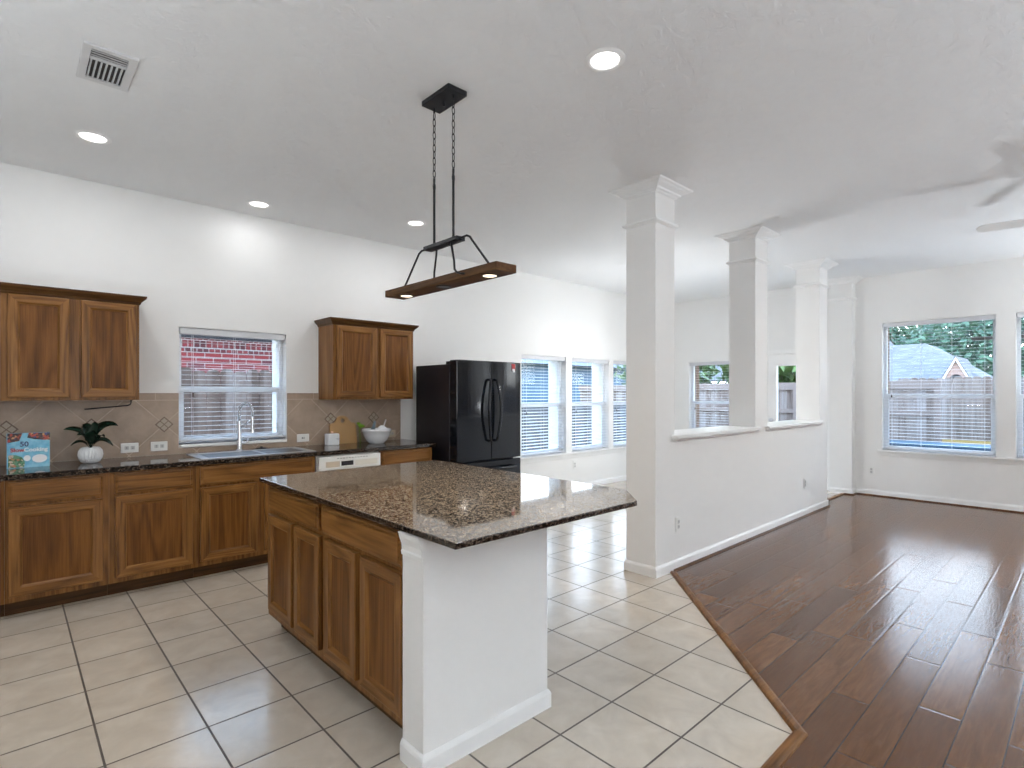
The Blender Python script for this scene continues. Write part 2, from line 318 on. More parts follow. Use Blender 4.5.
# ------------------------------------------------------------------ mesh helpers
WL = {}
class MB:
    def __init__(s): s.v = []; s.f = []; s.m = []
    def add(s, vs, fs, mat=0):
        o = len(s.v); s.v += [tuple(x) for x in vs]
        for q in fs: s.f.append([i + o for i in q]); s.m.append(mat)
        return s
    def box(s, x0, x1, y0, y1, z0, z1, mat=0):
        x0, x1 = sorted((x0, x1)); y0, y1 = sorted((y0, y1)); z0, z1 = sorted((z0, z1))
        return s.add([(x0, y0, z0), (x1, y0, z0), (x1, y1, z0), (x0, y1, z0), (x0, y0, z1), (x1, y0, z1), (x1, y1, z1), (x0, y1, z1)],
                     [(0, 3, 2, 1), (4, 5, 6, 7), (0, 1, 5, 4), (1, 2, 6, 5), (2, 3, 7, 6), (3, 0, 4, 7)], mat)
    def prism(s, poly, w0, w1, mp=lambda a, b, w: (a, b, w), mat=0):
        n = len(poly)
        vs = [mp(a, b, w0) for a, b in poly] + [mp(a, b, w1) for a, b in poly]
        fs = [list(range(n))[::-1], list(range(n, 2 * n))] + [(i, (i + 1) % n, n + (i + 1) % n, n + i) for i in range(n)]
        return s.add(vs, fs, mat)
    def loft(s, rings, cap0=True, cap1=True, mat=0, sidemat=None, closed=True):
        n = len(rings[0]); vs = [p for r in rings for p in r]
        o = len(s.v); s.v += [tuple(p) for p in vs]
        for k in range(len(rings) - 1):
            for i in range(n if closed else n - 1):
                s.f.append([o + k * n + i, o + k * n + (i + 1) % n, o + (k + 1) * n + (i + 1) % n, o + (k + 1) * n + i])
                s.m.append(mat if sidemat is None else sidemat(k, i))
        if cap0: s.f.append([o + i for i in range(n)][::-1]); s.m.append(mat)
        if cap1: s.f.append([o + (len(rings) - 1) * n + i for i in range(n)]); s.m.append(mat)
        return s
    def tube(s, pts, r, n=8, mat=0, closed=False):
        pts = [Vector(p) for p in pts]; N_ = len(pts); rr = r if isinstance(r, (list, tuple)) else [r] * N_
        rings = []; up = None
        for i, p in enumerate(pts):
            if closed: t = (pts[(i + 1) % N_] - pts[i - 1]).normalized()
            else: t = (pts[min(i + 1, N_ - 1)] - pts[max(i - 1, 0)]).normalized()
            if up is None: up = t.orthogonal().normalized()
            up = (up - t * up.dot(t)); up = up.normalized() if up.length > 1e-6 else t.orthogonal().normalized()
            bi = t.cross(up)
            rings.append([p + (up * math.cos(2 * PI * k / n) + bi * math.sin(2 * PI * k / n)) * rr[i] for k in range(n)])
        if closed: rings.append(rings[0]); return s.loft(rings, False, False, mat)
        return s.loft(rings, True, True, mat)
    def lathe(s, prof, c=(0, 0, 0), n=32, mat=0, cap0=True, cap1=True, wob=None):
        rings = []
        for r, z in prof:
            rings.append([(c[0] + r * (1 + (wob(2 * PI * k / n, z) if wob else 0)) * math.cos(2 * PI * k / n), c[1] + r * (1 + (wob(2 * PI * k / n, z) if wob else 0)) * math.sin(2 * PI * k / n), c[2] + z) for k in range(n)])
        return s.loft(rings, cap0, cap1, mat)
    def cells(s, us, vs, hole, w0, w1, mp, mat=0):
        nu, nv = len(us) - 1, len(vs) - 1
        k = lambda i, j: 0 <= i < nu and 0 <= j < nv and not hole((us[i] + us[i + 1]) / 2, (vs[j] + vs[j + 1]) / 2)
        def q(*p): s.add([mp(*x) for x in p], [(0, 1, 2, 3)], mat)
        for i in range(nu):
            for j in range(nv):
                if not k(i, j): continue
                a, b, c, d = us[i], us[i + 1], vs[j], vs[j + 1]
                q((a, c, w0), (b, c, w0), (b, d, w0), (a, d, w0)); q((a, c, w1), (b, c, w1), (b, d, w1), (a, d, w1))
                if not k(i - 1, j): q((a, c, w0), (a, d, w0), (a, d, w1), (a, c, w1))
                if not k(i + 1, j): q((b, c, w0), (b, d, w0), (b, d, w1), (b, c, w1))
                if not k(i, j - 1): q((a, c, w0), (b, c, w0), (b, c, w1), (a, c, w1))
                if not k(i, j + 1): q((a, d, w0), (b, d, w0), (b, d, w1), (a, d, w1))
        return s
    def build(s, name, mats, parent=None, bevel=0, smooth=False, loc=None, weld=True, seg=2, solid=0):
        if isinstance(mats, str): mats = [mats]
        if parent is not None: base = WL[parent.name]
        elif loc is not None: base = Vector(loc)
        else:
            xs, ys, zs = zip(*s.v); base = Vector(((min(xs) + max(xs)) / 2, (min(ys) + max(ys)) / 2, min(zs)))
        me = bpy.data.meshes.new(name)
        me.from_pydata([tuple(Vector(p) - base) for p in s.v], [], s.f)
        for mm in mats: me.materials.append(M[mm])
        me.polygons.foreach_set('material_index', s.m)
        bm = bmesh.new(); bm.from_mesh(me)
        if weld: bmesh.ops.remove_doubles(bm, verts=bm.verts, dist=1e-5)
        bmesh.ops.recalc_face_normals(bm, faces=bm.faces)
        bm.to_mesh(me); bm.free()
        if smooth: me.polygons.foreach_set('use_smooth', [True] * len(me.polygons))
        o = bpy.data.objects.new(name, me); COL.objects.link(o)
        if parent is not None: o.parent = parent
        else: o.location = base
        WL[o.name] = base
        if smooth and smooth != 'all':
            pass
        if solid:
            sm = o.modifiers.new('solidify', 'SOLIDIFY'); sm.thickness = solid; sm.offset = 0
        if bevel:
            bv = o.modifiers.new('bevel', 'BEVEL'); bv.width = bevel; bv.segments = seg; bv.limit_method = 'ANGLE'; bv.angle_limit = 0.6
        return o

def tag(o, label=None, cat=None, group=None, kind=None):
    if label: o['label'] = label
    if cat: o['category'] = cat
    if group: o['group'] = group
    if kind: o['kind'] = kind
    return o
def empty(name, loc, label, cat, group=None, kind=None):
    o = bpy.data.objects.new(name, None); COL.objects.link(o); o.location = loc; o.empty_display_size = 0.1
    WL[o.name] = Vector(loc); return tag(o, label, cat, group, kind)
def copy_tree(o, loc=None, rz=None, parent=None):
    c = o.copy(); COL.objects.link(c)
    if parent is not None: c.parent = parent
    if loc is not None: c.location = loc; WL[c.name] = Vector(loc)
    if rz is not None: c.rotation_euler.z = rz
    for ch in list(o.children): copy_tree(ch, parent=c)
    return c
def struct(o, label, cat): return tag(o, label, cat, None, 'structure')
def B(x0, x1, y0, y1, z0, z1): return MB().box(x0, x1, y0, y1, z0, z1)

# ------------------------------------------------------------------ setting
CEIL, WY, BX = 3.05, 5.26, 8.85        # ceiling height, kitchen wall face, end wall face
XL, YB = -2.2, -4.4                    # sides behind the camera
TA, TB = (2.425, 0.842), (3.80, 2.217) # transition corner / end
WZ = -0.1
# floors
tile_poly = [(XL, 0.842), TA, (3.675, 2.092 + 0.0), (3.898, 2.315), (3.66, 2.315), (3.66, 2.585), (7.57, 2.45), (BX, 2.45), (BX, WY), (XL, WY)]
tile_poly = [(XL, 0.842), (2.425, 0.842), (3.898, 2.315), (3.898, 2.45), (BX, 2.45), (BX, WY), (XL, WY)]
wood_poly = [(XL, YB), (BX, YB), (BX, 2.45), (3.898, 2.45), (3.898, 2.315), (2.425, 0.842), (XL, 0.842)]
fo = MB().prism(tile_poly, WZ, 0).build('floor', 'tile', loc=(0, 0, 0)); struct(fo, 'beige ceramic tile floor with dark grout in the kitchen and breakfast nook', 'floor')
fo = MB().prism(wood_poly, WZ, 0).build('floor_wood', 'wood', loc=(0, 0, 0)); struct(fo, 'brown hand-scraped wood plank floor of the living room', 'floor')
ce = B(XL - 0.2, BX + 0.24, YB - 0.2, WY + 0.24, CEIL, CEIL + 0.1).build('ceiling', 'ceil', loc=(0, 0, CEIL)); struct(ce, 'white textured ceiling over the whole open room', 'ceiling')

ymap = lambda a, z, d: (a, WY + d, z)
xmap = lambda a, z, d: (BX + d, a, z)
KW = [(1.06, 1.95, 0.99, 1.985)]
NW = [(5.06, 5.96, 0.56, 1.95), (6.09, 6.985, 0.56, 1.95), (7.095, 7.99, 0.56, 1.95)]
EW = [(4.02, 4.92, 0.56, 1.97)]
LW = [(0.84, 2.02, 0.645, 2.39), (-0.52, 0.66, 0.645, 2.39), (-1.88, -0.70, 0.645, 2.39)]
DR = [(2.70, 3.59, 0.0, 2.04)]
M['taupe'] = wallmat('low_bounce_paint', (0.20, 0.165, 0.135), 85, 0.1)  # unseen back wall coloured dark to cut the light it bounces
def wall(name, holes, u0, u1, mp, label, w1=0.24, paint='wall'):
    us = sorted({u0, u1, *[h[0] for h in holes], *[h[1] for h in holes]}); vs = sorted({0, CEIL, *[h[2] for h in holes], *[h[3] for h in holes]})
    hole = lambda u, v: any(h[0] < u < h[1] and h[2] < v < h[3] for h in holes)
    o = MB().cells(us, vs, hole, 0, w1, mp).build(name, paint, loc=(0, 0, 0)); return struct(o, label, 'wall')
wall('wall_kitchen', KW + NW, XL, BX + 0.24, ymap, 'long white wall behind the kitchen cabinets and breakfast windows')
wall('wall_end', EW + LW + DR, YB, WY, xmap, 'white end wall with the large living room windows')
wall('wall_left', [], YB, WY, lambda a, z, d: (XL - d, a, z), 'white side wall left of the kitchen')
wall('wall_back', [(0.4, 2.2, 0.9, 2.4)], XL - 0.2, BX + 0.24, lambda a, z, d: (a, YB - d, z), 'unseen wall opposite the kitchen, darkened to cut bounce, with an added daylight opening', paint='taupe')  # opening added to let daylight in from behind

# half wall, columns
hw = B(3.935, 7.57, 2.315, 2.585, 0, 1.045).build('wall_divider', 'wall', loc=(3.9, 2.315, 0)); struct(hw, 'white half wall with two openings between the square columns', 'wall')
def ring(x0, x1, y0, y1, e, z): return [(x0 - e, y0 - e, z), (x1 + e, y0 - e, z), (x1 + e, y1 + e, z), (x0 - e, y1 + e, z)]
CROWN = [(0, 2.978), (0.014, 2.982), (0.018, 2.994), (0.034, 2.998), (0.040, 3.010), (0.062, 3.022), (0.078, 3.028), (0.084, 3.036), (0.104, 3.039), (0.108, 3.05)]
BAND = [(0, 2.742), (0.010, 2.748), (0.022, 2.757), (0.026, 2.766), (0.020, 2.776), (0, 2.783)]
def column(x0, x1, y0, y1, z0, label, base=False, cat='column'):
    t = empty('column', ((x0 + x1) / 2, (y0 + y1) / 2, z0), label, cat, None, 'thing')
    B(x0, x1, y0, y1, z0, CEIL).build('shaft', 'wall', t)
    MB().loft([ring(x0, x1, y0, y1, a, z) for a, z in CROWN]).build('crown_moulding', 'trim', t)
    MB().loft([ring(x0, x1, y0, y1, a, z) for a, z in BAND]).build('neck_band', 'trim', t)
    if base: MB().loft([ring(x0, x1, y0, y1, a, z) for a, z in ((0.014, 0), (0.014, 0.062), (0.010, 0.072), (0.004, 0.080), (0, 0.081))], True, True).build('base_moulding', 'trim', t)
    return t
column(3.66, 3.935, 2.315, 2.585, 0, 'white square column nearest the camera, standing full height on the tile', True)
column(5.46, 5.745, 2.315, 2.585, 1.045, 'middle white square column rising from the half wall between two openings')
column(7.29, 7.57, 2.315, 2.585, 1.045, 'farthest white square column at the far end of the half wall')
column(8.68, 8.85, 2.34, 2.62, 0, 'white square pilaster on the end wall beside the living room window', True, 'pilaster')

def sillcap(name, a0, a1, label):
    m = MB(); m.box(a0 - 0.045, a1 + 0.04, 2.268, 2.315, 1.058, 1.088); m.box(a0, a1, 2.315, 2.63, 1.045, 1.088)
    m.prism([(2.315, 1.034), (2.290, 1.040), (2.276, 1.058), (2.315, 1.058)], a0 - 0.03, a1 + 0.035, lambda y, z, w: (w, y, z))
    return struct(m.build(name, 'trim', bevel=0.004), label, 'sill')
sillcap('trim_1', 3.935, 5.46, 'white sill cap of the opening between the nearest and middle columns')
sillcap('trim_2', 5.745, 7.29, 'white sill cap of the opening between the middle and farthest columns')

# baseboards (profile swept along straight runs)
BP = [(0, 0), (0.014, 0), (0.014, 0.062), (0.010, 0.072), (0.004, 0.081), (0, 0.081)]
def baseboard(name, runs, label, mat='trim', prof=BP, cat='baseboard'):
    m = MB()
    for (p0, p1, nrm) in runs:
        nx, ny = nrm
        m.loft([[(p[0] + nx * a, p[1] + ny * a, z) for a, z in prof] for p in (p0, p1)])
    return struct(m.build(name, mat, loc=(0, 0, 0)), label, cat)
baseboard('baseboard_divider', [((3.949, 2.315), (7.584, 2.315), (0, -1)), ((7.57, 2.301), (7.57, 2.599), (1, 0)), ((3.949, 2.585), (7.57, 2.585), (0, 1))], 'white baseboard along the half wall')
baseboard('baseboard_end', [((BX, 2.326), (BX, YB), (-1, 0)), ((BX, 2.634), (BX, 2.66), (-1, 0)), ((BX, 3.63), (BX, WY), (-1, 0))], 'white baseboard along the end wall under the windows')
baseboard('baseboard_kitchen', [((4.25, WY), (BX, WY), (0, -1))], 'white baseboard along the breakfast nook wall')
SH = [(0, 0), (0.016, 0), (0.014, 0.009), (0.008, 0.014), (0, 0.016)]
baseboard('trim_3', [((3.90, 2.301), (7.598, 2.301), (0, -1)), ((7.584, 2.287), (7.584, 2.44), (1, 0)), ((8.836, 2.312), (8.836, YB), (-1, 0)), ((8.666, 2.326), (8.836, 2.326), (0, -1)), ((8.666, 2.312), (8.666, 2.44), (-1, 0))], 'dark brown shoe moulding where wood floor meets the baseboards', 'oak_dark', SH, 'moulding')
# transition strip between tile and wood
def strip_prof(p0, p1, side):
    p0 = Vector((*p0, 0)); p1 = Vector((*p1, 0)); t = (p1 - p0).normalized(); nrm = Vector((-t.y, t.x, 0))
    pr_ = [(-0.026, 0), (-0.024, 0.006), (-0.012, 0.011), (0.012, 0.013), (0.022, 0.010), (0.026, 0)]
    return p0, p1, t, nrm, pr_
m = MB()
def miter_ring(p, d1, d2):
    n1 = Vector((-d1.y, d1.x, 0)); n2 = Vector((-d2.y, d2.x, 0)); b = (n1 + n2).normalized(); k = 1 / max(0.3, b.dot(n1))
    pr_ = [(-0.026, 0), (-0.024, 0.007), (-0.012, 0.011), (0.012, 0.013), (0.022, 0.010), (0.026, 0)]
    return [p + b * a * k + Vector((0, 0, z)) for a, z in pr_]
pA, pB, pC = Vector((XL, 0.842, 0)), Vector((2.425, 0.842, 0)), Vector((3.872, 2.289, 0))
d1 = (pB - pA).normalized(); d2 = (pC - pB).normalized()
m.loft([miter_ring(pA, d1, d1), miter_ring(pB, d1, d2), miter_ring(pC, d2, d2)])
struct(m.build('trim_4', 'strip', loc=(0, 0, 0)), 'brown wood transition strip between tile and plank floor', 'floor strip')
struct(B(7.60, 8.66, 2.425, 2.475, 0, 0.012).build('trim_5', 'strip', bevel=0.004), 'short brown wood transition strip beyond the half wall', 'floor strip')

# ------------------------------------------------------------------ windows and blinds
def win(name, mp, h, label, rail_frac=0.47, lit='window'):
    a0, a1, z0, z1 = h
    t = empty(name, mp((a0 + a1) / 2, z0, 0.1), label, 'window', None, 'structure')
    zr = z0 + (z1 - z0) * rail_frac; fw = 0.034
    def bx(m, u0, u1, v0, v1, d0, d1):
        p = mp(u0, v0, d0); q = mp(u1, v1, d1); m.box(p[0], q[0], p[1], q[1], p[2], q[2]); return m
    m = MB(); bx(m, a0, a0 + fw, z0, z1, 0.09, 0.155); bx(m, a1 - fw, a1, z0, z1, 0.09, 0.155); bx(m, a0 + fw, a1 - fw, z0, z0 + fw, 0.09, 0.155); bx(m, a0 + fw, a1 - fw, z1 - fw, z1, 0.09, 0.155)
    m.build('window_frame', 'vinyl', t, bevel=0.003)
    m = MB(); s = 0.022
    bx(m, a0 + fw, a1 - fw, zr - 0.025, zr + 0.025, 0.098, 0.14)
    bx(m, a0 + fw, a0 + fw + s, z0 + fw, zr - 0.025, 0.10, 0.125); bx(m, a1 - fw - s, a1 - fw, z0 + fw, zr - 0.025, 0.10, 0.125); bx(m, a0 + fw + s, a1 - fw - s, z0 + fw, z0 + fw + s, 0.10, 0.125)
    m.build('sash', 'vinyl', t, bevel=0.002)
    m = MB(); bx(m, a0 + fw, a1 - fw, z0 + fw, z1 - fw, 0.128, 0.132); m.build('pane', 'glass', t)
    return t
def blind(mp, h, label, group, tilt=0.0, z_stop=None, pitch=0.042, cords=3, tassels=True, flip=1):
    a0, a1, z0, z1 = h; a0 += 0.008; a1 -= 0.008
    t = empty('window_blind', mp((a0 + a1) / 2, z0, 0.045), label, 'blind', group)
    def bx(m, u0, u1, v0, v1, d0, d1):
        p = mp(u0, v0, d0); q = mp(u1, v1, d1); m.box(p[0], q[0], p[1], q[1], p[2], q[2]); return m
    bx(MB(), a0, a1, z1 - 0.058, z1 - 0.003, 0.012, 0.075).build('headrail', 'blind', t, bevel=0.003)
    m = MB(); zz = z1 - 0.085; n = 0
    while zz > z0 + 0.055:
        c, s_ = math.cos(tilt), math.sin(tilt)
        pts = []
        for w, hh in ((-0.021, 0), (-0.010, 0.0011), (0, 0.0014), (0.010, 0.0011), (0.021, 0), (0.021, -0.0011), (0.010, 0.0000), (0, 0.0003), (-0.010, 0.0000), (-0.021, -0.0011)):
            pts.append((0.045 + w * c - hh * s_, zz + w * s_ + hh * c))
        m.prism(pts, a0, a1, lambda d, z, w: mp(w, z, d))
        zz -= pitch; n += 1
    m.build('slats', 'blind', t)
    bx(MB(), a0, a1, z0 + 0.018, z0 + 0.036, 0.02, 0.07).build('bottom_rail', 'blind', t, bevel=0.003)
    m = MB()
    for i in range(cords):
        u = a0 + 0.1 + (a1 - a0 - 0.2) * i / (cords - 1)
        for d in (0.019, 0.071): m.tube([mp(u, z0 + 0.03, d), mp(u, z1 - 0.05, d)], 0.0011, 5)
    m.build('ladder_cord', 'cord', t)
    if tassels:
        u = a0 + 0.10 if flip > 0 else a1 - 0.10
        for k, zt in ((0, z0 + (z1 - z0) * 0.43),):
            m = MB(); m.tube([mp(u, z1 - 0.05, 0.012), mp(u, zt, 0.010)], 0.0012, 5); o = m.build('pull_cord', 'cord', t)
            c = mp(u, zt, 0.010); MB().lathe([(0.003, 0.012), (0.006, 0.004), (0.009, -0.02), (0.007, -0.026), (0.0, -0.027)], c, 10).build('tassel', 'tassel', o, smooth=True)
    return t
win('window_1', ymap, KW[0], 'white window over the kitchen sink', 0.47)
blind(ymap, KW[0], 'white slatted blind, slats open, in the window over the sink', 'white window blinds', 0.02, pitch=0.040)
nl = ['first breakfast window, next to the refrigerator', 'second breakfast window, in the middle of its wall', 'third breakfast window, partly hidden behind the nearest column']
nb = ['white blind in the breakfast window next to the black refrigerator', 'white blind in the middle breakfast window of three', 'white blind in the breakfast window partly hidden by the nearest column']
for i, h in enumerate(NW):
    win('window_%d' % (i + 2), ymap, h, 'white ' + nl[i], 0.50); blind(ymap, h, nb[i], 'white window blinds', 0.16, pitch=0.044)
win('window_5', xmap, EW[0], 'white window seen through the opening between nearest and middle columns', 0.50)
blind(xmap, EW[0], 'white blind in the window seen through the first half wall opening', 'white window blinds', 0.04, pitch=0.044, flip=-1)
ll = ['large white living room window with the gabled roof outside', 'large white living room window cut off by the right edge', 'large white living room window beyond the right edge']
lb = ['white open blind in the large window facing the gabled roof', 'white open blind in the window cut by the right edge', 'white open blind in the farthest window beyond the right edge']
for i, h in enumerate(LW):
    win('window_%d' % (i + 6), xmap, h, ll[i], 0.425); blind(xmap, h, lb[i], 'white window blinds', 0.03, pitch=0.0445, cords=4, flip=-1 if i == 0 else -1)
# stools / aprons
def stool(name, mp, a0, a1, z, label, apron=0.07, proj=0.035):
    m = MB()
    def bx(u0, u1, v0, v1, d0, d1):
        p = mp(u0, v0, d0); q = mp(u1, v1, d1); m.box(p[0], q[0], p[1], q[1], p[2], q[2])
    bx(a0 - 0.05, a1 + 0.05, z - 0.028, z, -proj, -0.0005)
    if apron: bx(a0 - 0.03, a1 + 0.03, z - 0.028 - apron, z - 0.028, -0.014, -0.0005)
    return struct(m.build(name, 'trim', bevel=0.004), label, 'sill')
stool('trim_6', xmap, -1.88, 2.02, 0.645, 'long white sill under the large living room windows', 0.045, 0.04)
stool('trim_7', ymap, 5.06, 7.99, 0.56, 'long white sill under the breakfast windows', 0.05, 0.04)
stool('trim_8', xmap, 4.02, 4.92, 0.56, 'white sill of the window in the nook end wall', 0.05, 0.04)
m = MB(); m.box(1.062, 1.948, 5.235, 5.35, 0.965, 0.99)
struct(m.build('trim_9', 'trim', bevel=0.004), 'white sill of the window over the sink', 'sill')
# liners closing wall holes outside the frames: brick returns
for nm, mp, hs in (('trim_10', ymap, KW + NW), ('trim_11', xmap, EW + LW)):
    m = MB()
    for a0, a1, z0, z1 in hs:
        for (u0, u1, v0, v1) in ((a0 - 0.12, a0 + 0.012, z0 - 0.1, z1 + 0.1), (a1 - 0.012, a1 + 0.12, z0 - 0.1, z1 + 0.1), (a0, a1, z0 - 0.1, z0 + 0.01), (a0, a1, z1 - 0.01, z1 + 0.1)):
            p = mp(u0, v0, 0.16 if (v1 - v0 < 1 or True) else 0); q = mp(u1, v1, 0.34)
            if u1 - u0 < 0.2 or True:
                m.box(p[0], q[0], p[1], q[1], p[2], q[2])
    # keep only the part standing outside the wall plus the reveal lip
    struct(m.build(nm, 'trim' if nm == 'trim_10' else 'brick_tan', weld=False), 'white painted surround outside the kitchen wall windows' if nm == 'trim_10' else 'brown brick surround outside the end wall windows', 'window surround')
# glazed back door
dt = empty('door_1', (BX + 0.06, 3.145, 0), 'white glazed back door seen past the middle column', 'door', None, 'structure')
a0, a1, z0, z1 = DR[0]
m = MB().cells([a0 + 0.02, a0 + 0.15, a1 - 0.15, a1 - 0.02], [0.01, 0.25, 1.86, 2.02], lambda u, v: a0 + 0.15 < u < a1 - 0.15 and 0.25 < v < 1.86, 0.04, 0.085, xmap); m.build('door_slab', 'trim', dt)
m = MB().cells([a0 + 0.125, a0 + 0.155, a1 - 0.155, a1 - 0.125], [0.225, 0.255, 1.855, 1.885], lambda u, v: a0 + 0.155 < u < a1 - 0.155 and 0.255 < v < 1.855, 0.028, 0.097, xmap); m.build('glazing_bead', 'trim', dt)
B(BX + 0.06, BX + 0.064, a0 + 0.15, a1 - 0.15, 0.25, 1.86).build('pane', 'glass', dt)
m = MB(); m.box(BX + 0.03, BX + 0.2, a0, a0 + 0.02, 0, z1); m.box(BX + 0.03, BX + 0.2, a1 - 0.02, a1, 0, z1); m.box(BX + 0.03, BX + 0.2, a0 + 0.02, a1 - 0.02, z1 - 0.02, z1); m.build('door_frame', 'trim', dt)
m = MB().cells([a0 - 0.06, a0, a1, a1 + 0.06], [0, z1, z1 + 0.06], lambda u, v: a0 < u < a1 and v < z1, -0.016, 0, xmap); m.build('casing', 'trim', dt, bevel=0.004)
m = MB(); kx, ky, kz = BX + 0.04, a1 - 0.075, 1.0
m.lathe([(0.0, 0.062), (0.02, 0.06), (0.028, 0.048), (0.024, 0.034), (0.011, 0.026), (0.011, 0.008), (0.03, 0.006), (0.03, 0)], (0, 0, 0), 20)
m.v = [(kx - z, ky + x, kz + y) for x, y, z in m.v]; m.build('door_knob', 'steel', dt, smooth=True)

# ------------------------------------------------------------------ cabinets
def rect(u0, u1, v0, v1): return [(u0, v0), (u1, v0), (u1, v1), (u0, v1)]
def door_front(parent, mp, u0, u1, v0, v1, mats=('oak_z', 'oak_x'), th=0.025, name='door', st=0.055):
    """mp(u, v, d): d grows towards the viewer from the face frame."""
    def R(i, d): return [mp(u, v, d) for u, v in rect(u0 + i, u1 - i, v0 + i, v1 - i)]
    m = MB(); m.loft([R(0, 0), R(0, th - 0.005), R(0.0015, th - 0.002), R(0.005, th), R(st, th), R(st + 0.004, th - 0.003), R(st + 0.012, th - 0.0125), R(st + 0.014, th - 0.0135)], True, False, 0, lambda k, i: 1 if i in (0, 2) else 0)
    o = m.build(name, mats, parent)
    p = MB(); p.loft([R(st + 0.0135, th - 0.0175), R(st + 0.0135, th - 0.0135)], True, True); p.build('panel', 'oak_panel', o)
    return o
def drawer_front(parent, mp, u0, u1, v0, v1, mat='oak_x', th=0.025, name='drawer'):
    def R(i, d): return [mp(u, v, d) for u, v in rect(u0 + i, u1 - i, v0 + i, v1 - i)]
    m = MB(); m.loft([R(0, 0), R(0, th - 0.013), R(0.003, th - 0.010), R(0.013, th - 0.008), R(0.017, th), R(0.024, th)], True, True)
    return m.build(name, mat, parent)
def carcass(parent, x0, x1, y0, y1, z0, z1, mat='oak_z', t=0.018, top=False, front='y'):
    m = MB()
    m.box(x0, x1, y0, y0 + t, z0, z1); m.box(x0, x0 + t, y0 + t, y1, z0, z1); m.box(x1 - t, x1, y0 + t, y1, z0, z1); m.box(x0 + t, x1 - t, y0 + t, y1, z0, z0 + t); m.box(x0 + t, x1 - t, y1 - 0.008, y1, z0 + t, z1)
    if top: m.box(x0 + t, x1 - t, y0 + t, y1 - 0.008, z1 - t, z1)
    return m.build('body', mat, parent)
FY = 4.655
kmap = lambda u, v, d: (u, FY - d, v)
def base_cab(x0, x1, doors, drawers, label):
    t = empty('base_cabinet', ((x0 + x1) / 2, (FY + WY) / 2, 0), label, 'cabinet', 'oak base cabinets under the long counter')
    carcass(t, x0 + 0.0005, x1 - 0.0005, FY, WY - 0.004, 0.10, 0.876)
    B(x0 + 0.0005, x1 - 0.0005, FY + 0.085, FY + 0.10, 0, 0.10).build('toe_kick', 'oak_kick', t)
    for a, b in doors: door_front(t, kmap, a, b, 0.138, 0.702)
    for a, b in drawers: drawer_front(t, kmap, a, b, 0.722, 0.860)
    return t
base_cab(-1.09, -0.525, [(-1.06, -0.555)], [(-1.06, -0.555)], 'oak base cabinet beyond the left edge of the picture')
base_cab(-0.525, -0.013, [(-0.49, -0.030)], [(-0.49, -0.030)], 'oak base cabinet at the left edge, mostly cut off')
base_cab(-0.013, 0.516, [(0.003, 0.482)], [(0.003, 0.482)], 'oak base cabinet below the cookbook and potted plant')
base_cab(0.516, 1.050, [(0.549, 1.025)], [(0.549, 1.025)], 'oak base cabinet below the two outlets, left of the sink')
base_cab(1.050, 1.972, [(1.078, 1.485), (1.545, 1.945)], [(1.078, 1.945)], 'oak sink base cabinet with one wide false drawer front')
base_cab(2.605, 3.200, [(2.625, 3.172)], [(2.625, 3.172)], 'oak base cabinet between dishwasher and refrigerator')

UY = WY - 0.33
umap = lambda u, v, d: (u, UY - d, v)
def upper_cab(x0, x1, z0, z1, doors, label, ends):
    t = empty('upper_cabinet', ((x0 + x1) / 2, UY + 0.16, z0), label, 'cabinet', 'oak wall cabinets')
    carcass(t, x0 + 0.0005, x1 - 0.0005, UY, WY - 0.003, z0, z1, top=True)
    for a, b in doors: door_front(t, umap, a, b, z0 + 0.022, z1 - 0.014, st=0.05)
    pr_ = [(0.0, z1 - 0.012), (0.008, z1 - 0.008), (0.012, z1 + 0.006), (0.030, z1 + 0.024), (0.040, z1 + 0.034), (0.044, z1 + 0.046), (0.044, z1 + 0.052), (0.0, z1 + 0.052)]
    m = MB()
    rings = []
    pts = []
    eL, eR = ends
    for a, z in pr_:
        xl = x0 - (a if eL else 0); xr = x1 + (a if eR else 0)
        rings.append([(xl, WY - 0.004, z), (xl, UY - a, z), (xr, UY - a, z), (xr, WY - 0.004, z)])
    m.loft(rings); m.build('crown_moulding', 'oak_dark', t)
    return t
upper_cab(-0.79, -0.034, 1.372, 2.10, [(-0.765, -0.44), (-0.385, -0.052)], 'oak wall cabinet cut off by the left edge', (False, False))
upper_cab(-0.034, 0.732, 1.372, 2.10, [(-0.001, 0.319), (0.383, 0.711)], 'two-door oak wall cabinet above the cookbook and plant', (False, True))
upper_cab(2.262, 3.150, 1.363, 2.088, [(2.292, 2.712), (2.752, 3.128)], 'two-door oak wall cabinet above the cutting board and white bowl', (True, True))

# counter with sink cut-out
SX0, SX1, SY0, SY1 = 1.125, 1.955, 4.70, 5.10
m = MB().cells([-1.10, SX0, SX1, 3.235], [4.615, SY0, SY1, WY - 0.004], lambda u, v: SX0 < u < SX1 and SY0 < v < SY1, 0.8765, 0.914, lambda a, b, w: (a, b, w))
o = m.build('countertop', 'granite_dark', bevel=0.004); tag(o, 'long dark granite countertop along the kitchen wall', 'countertop')
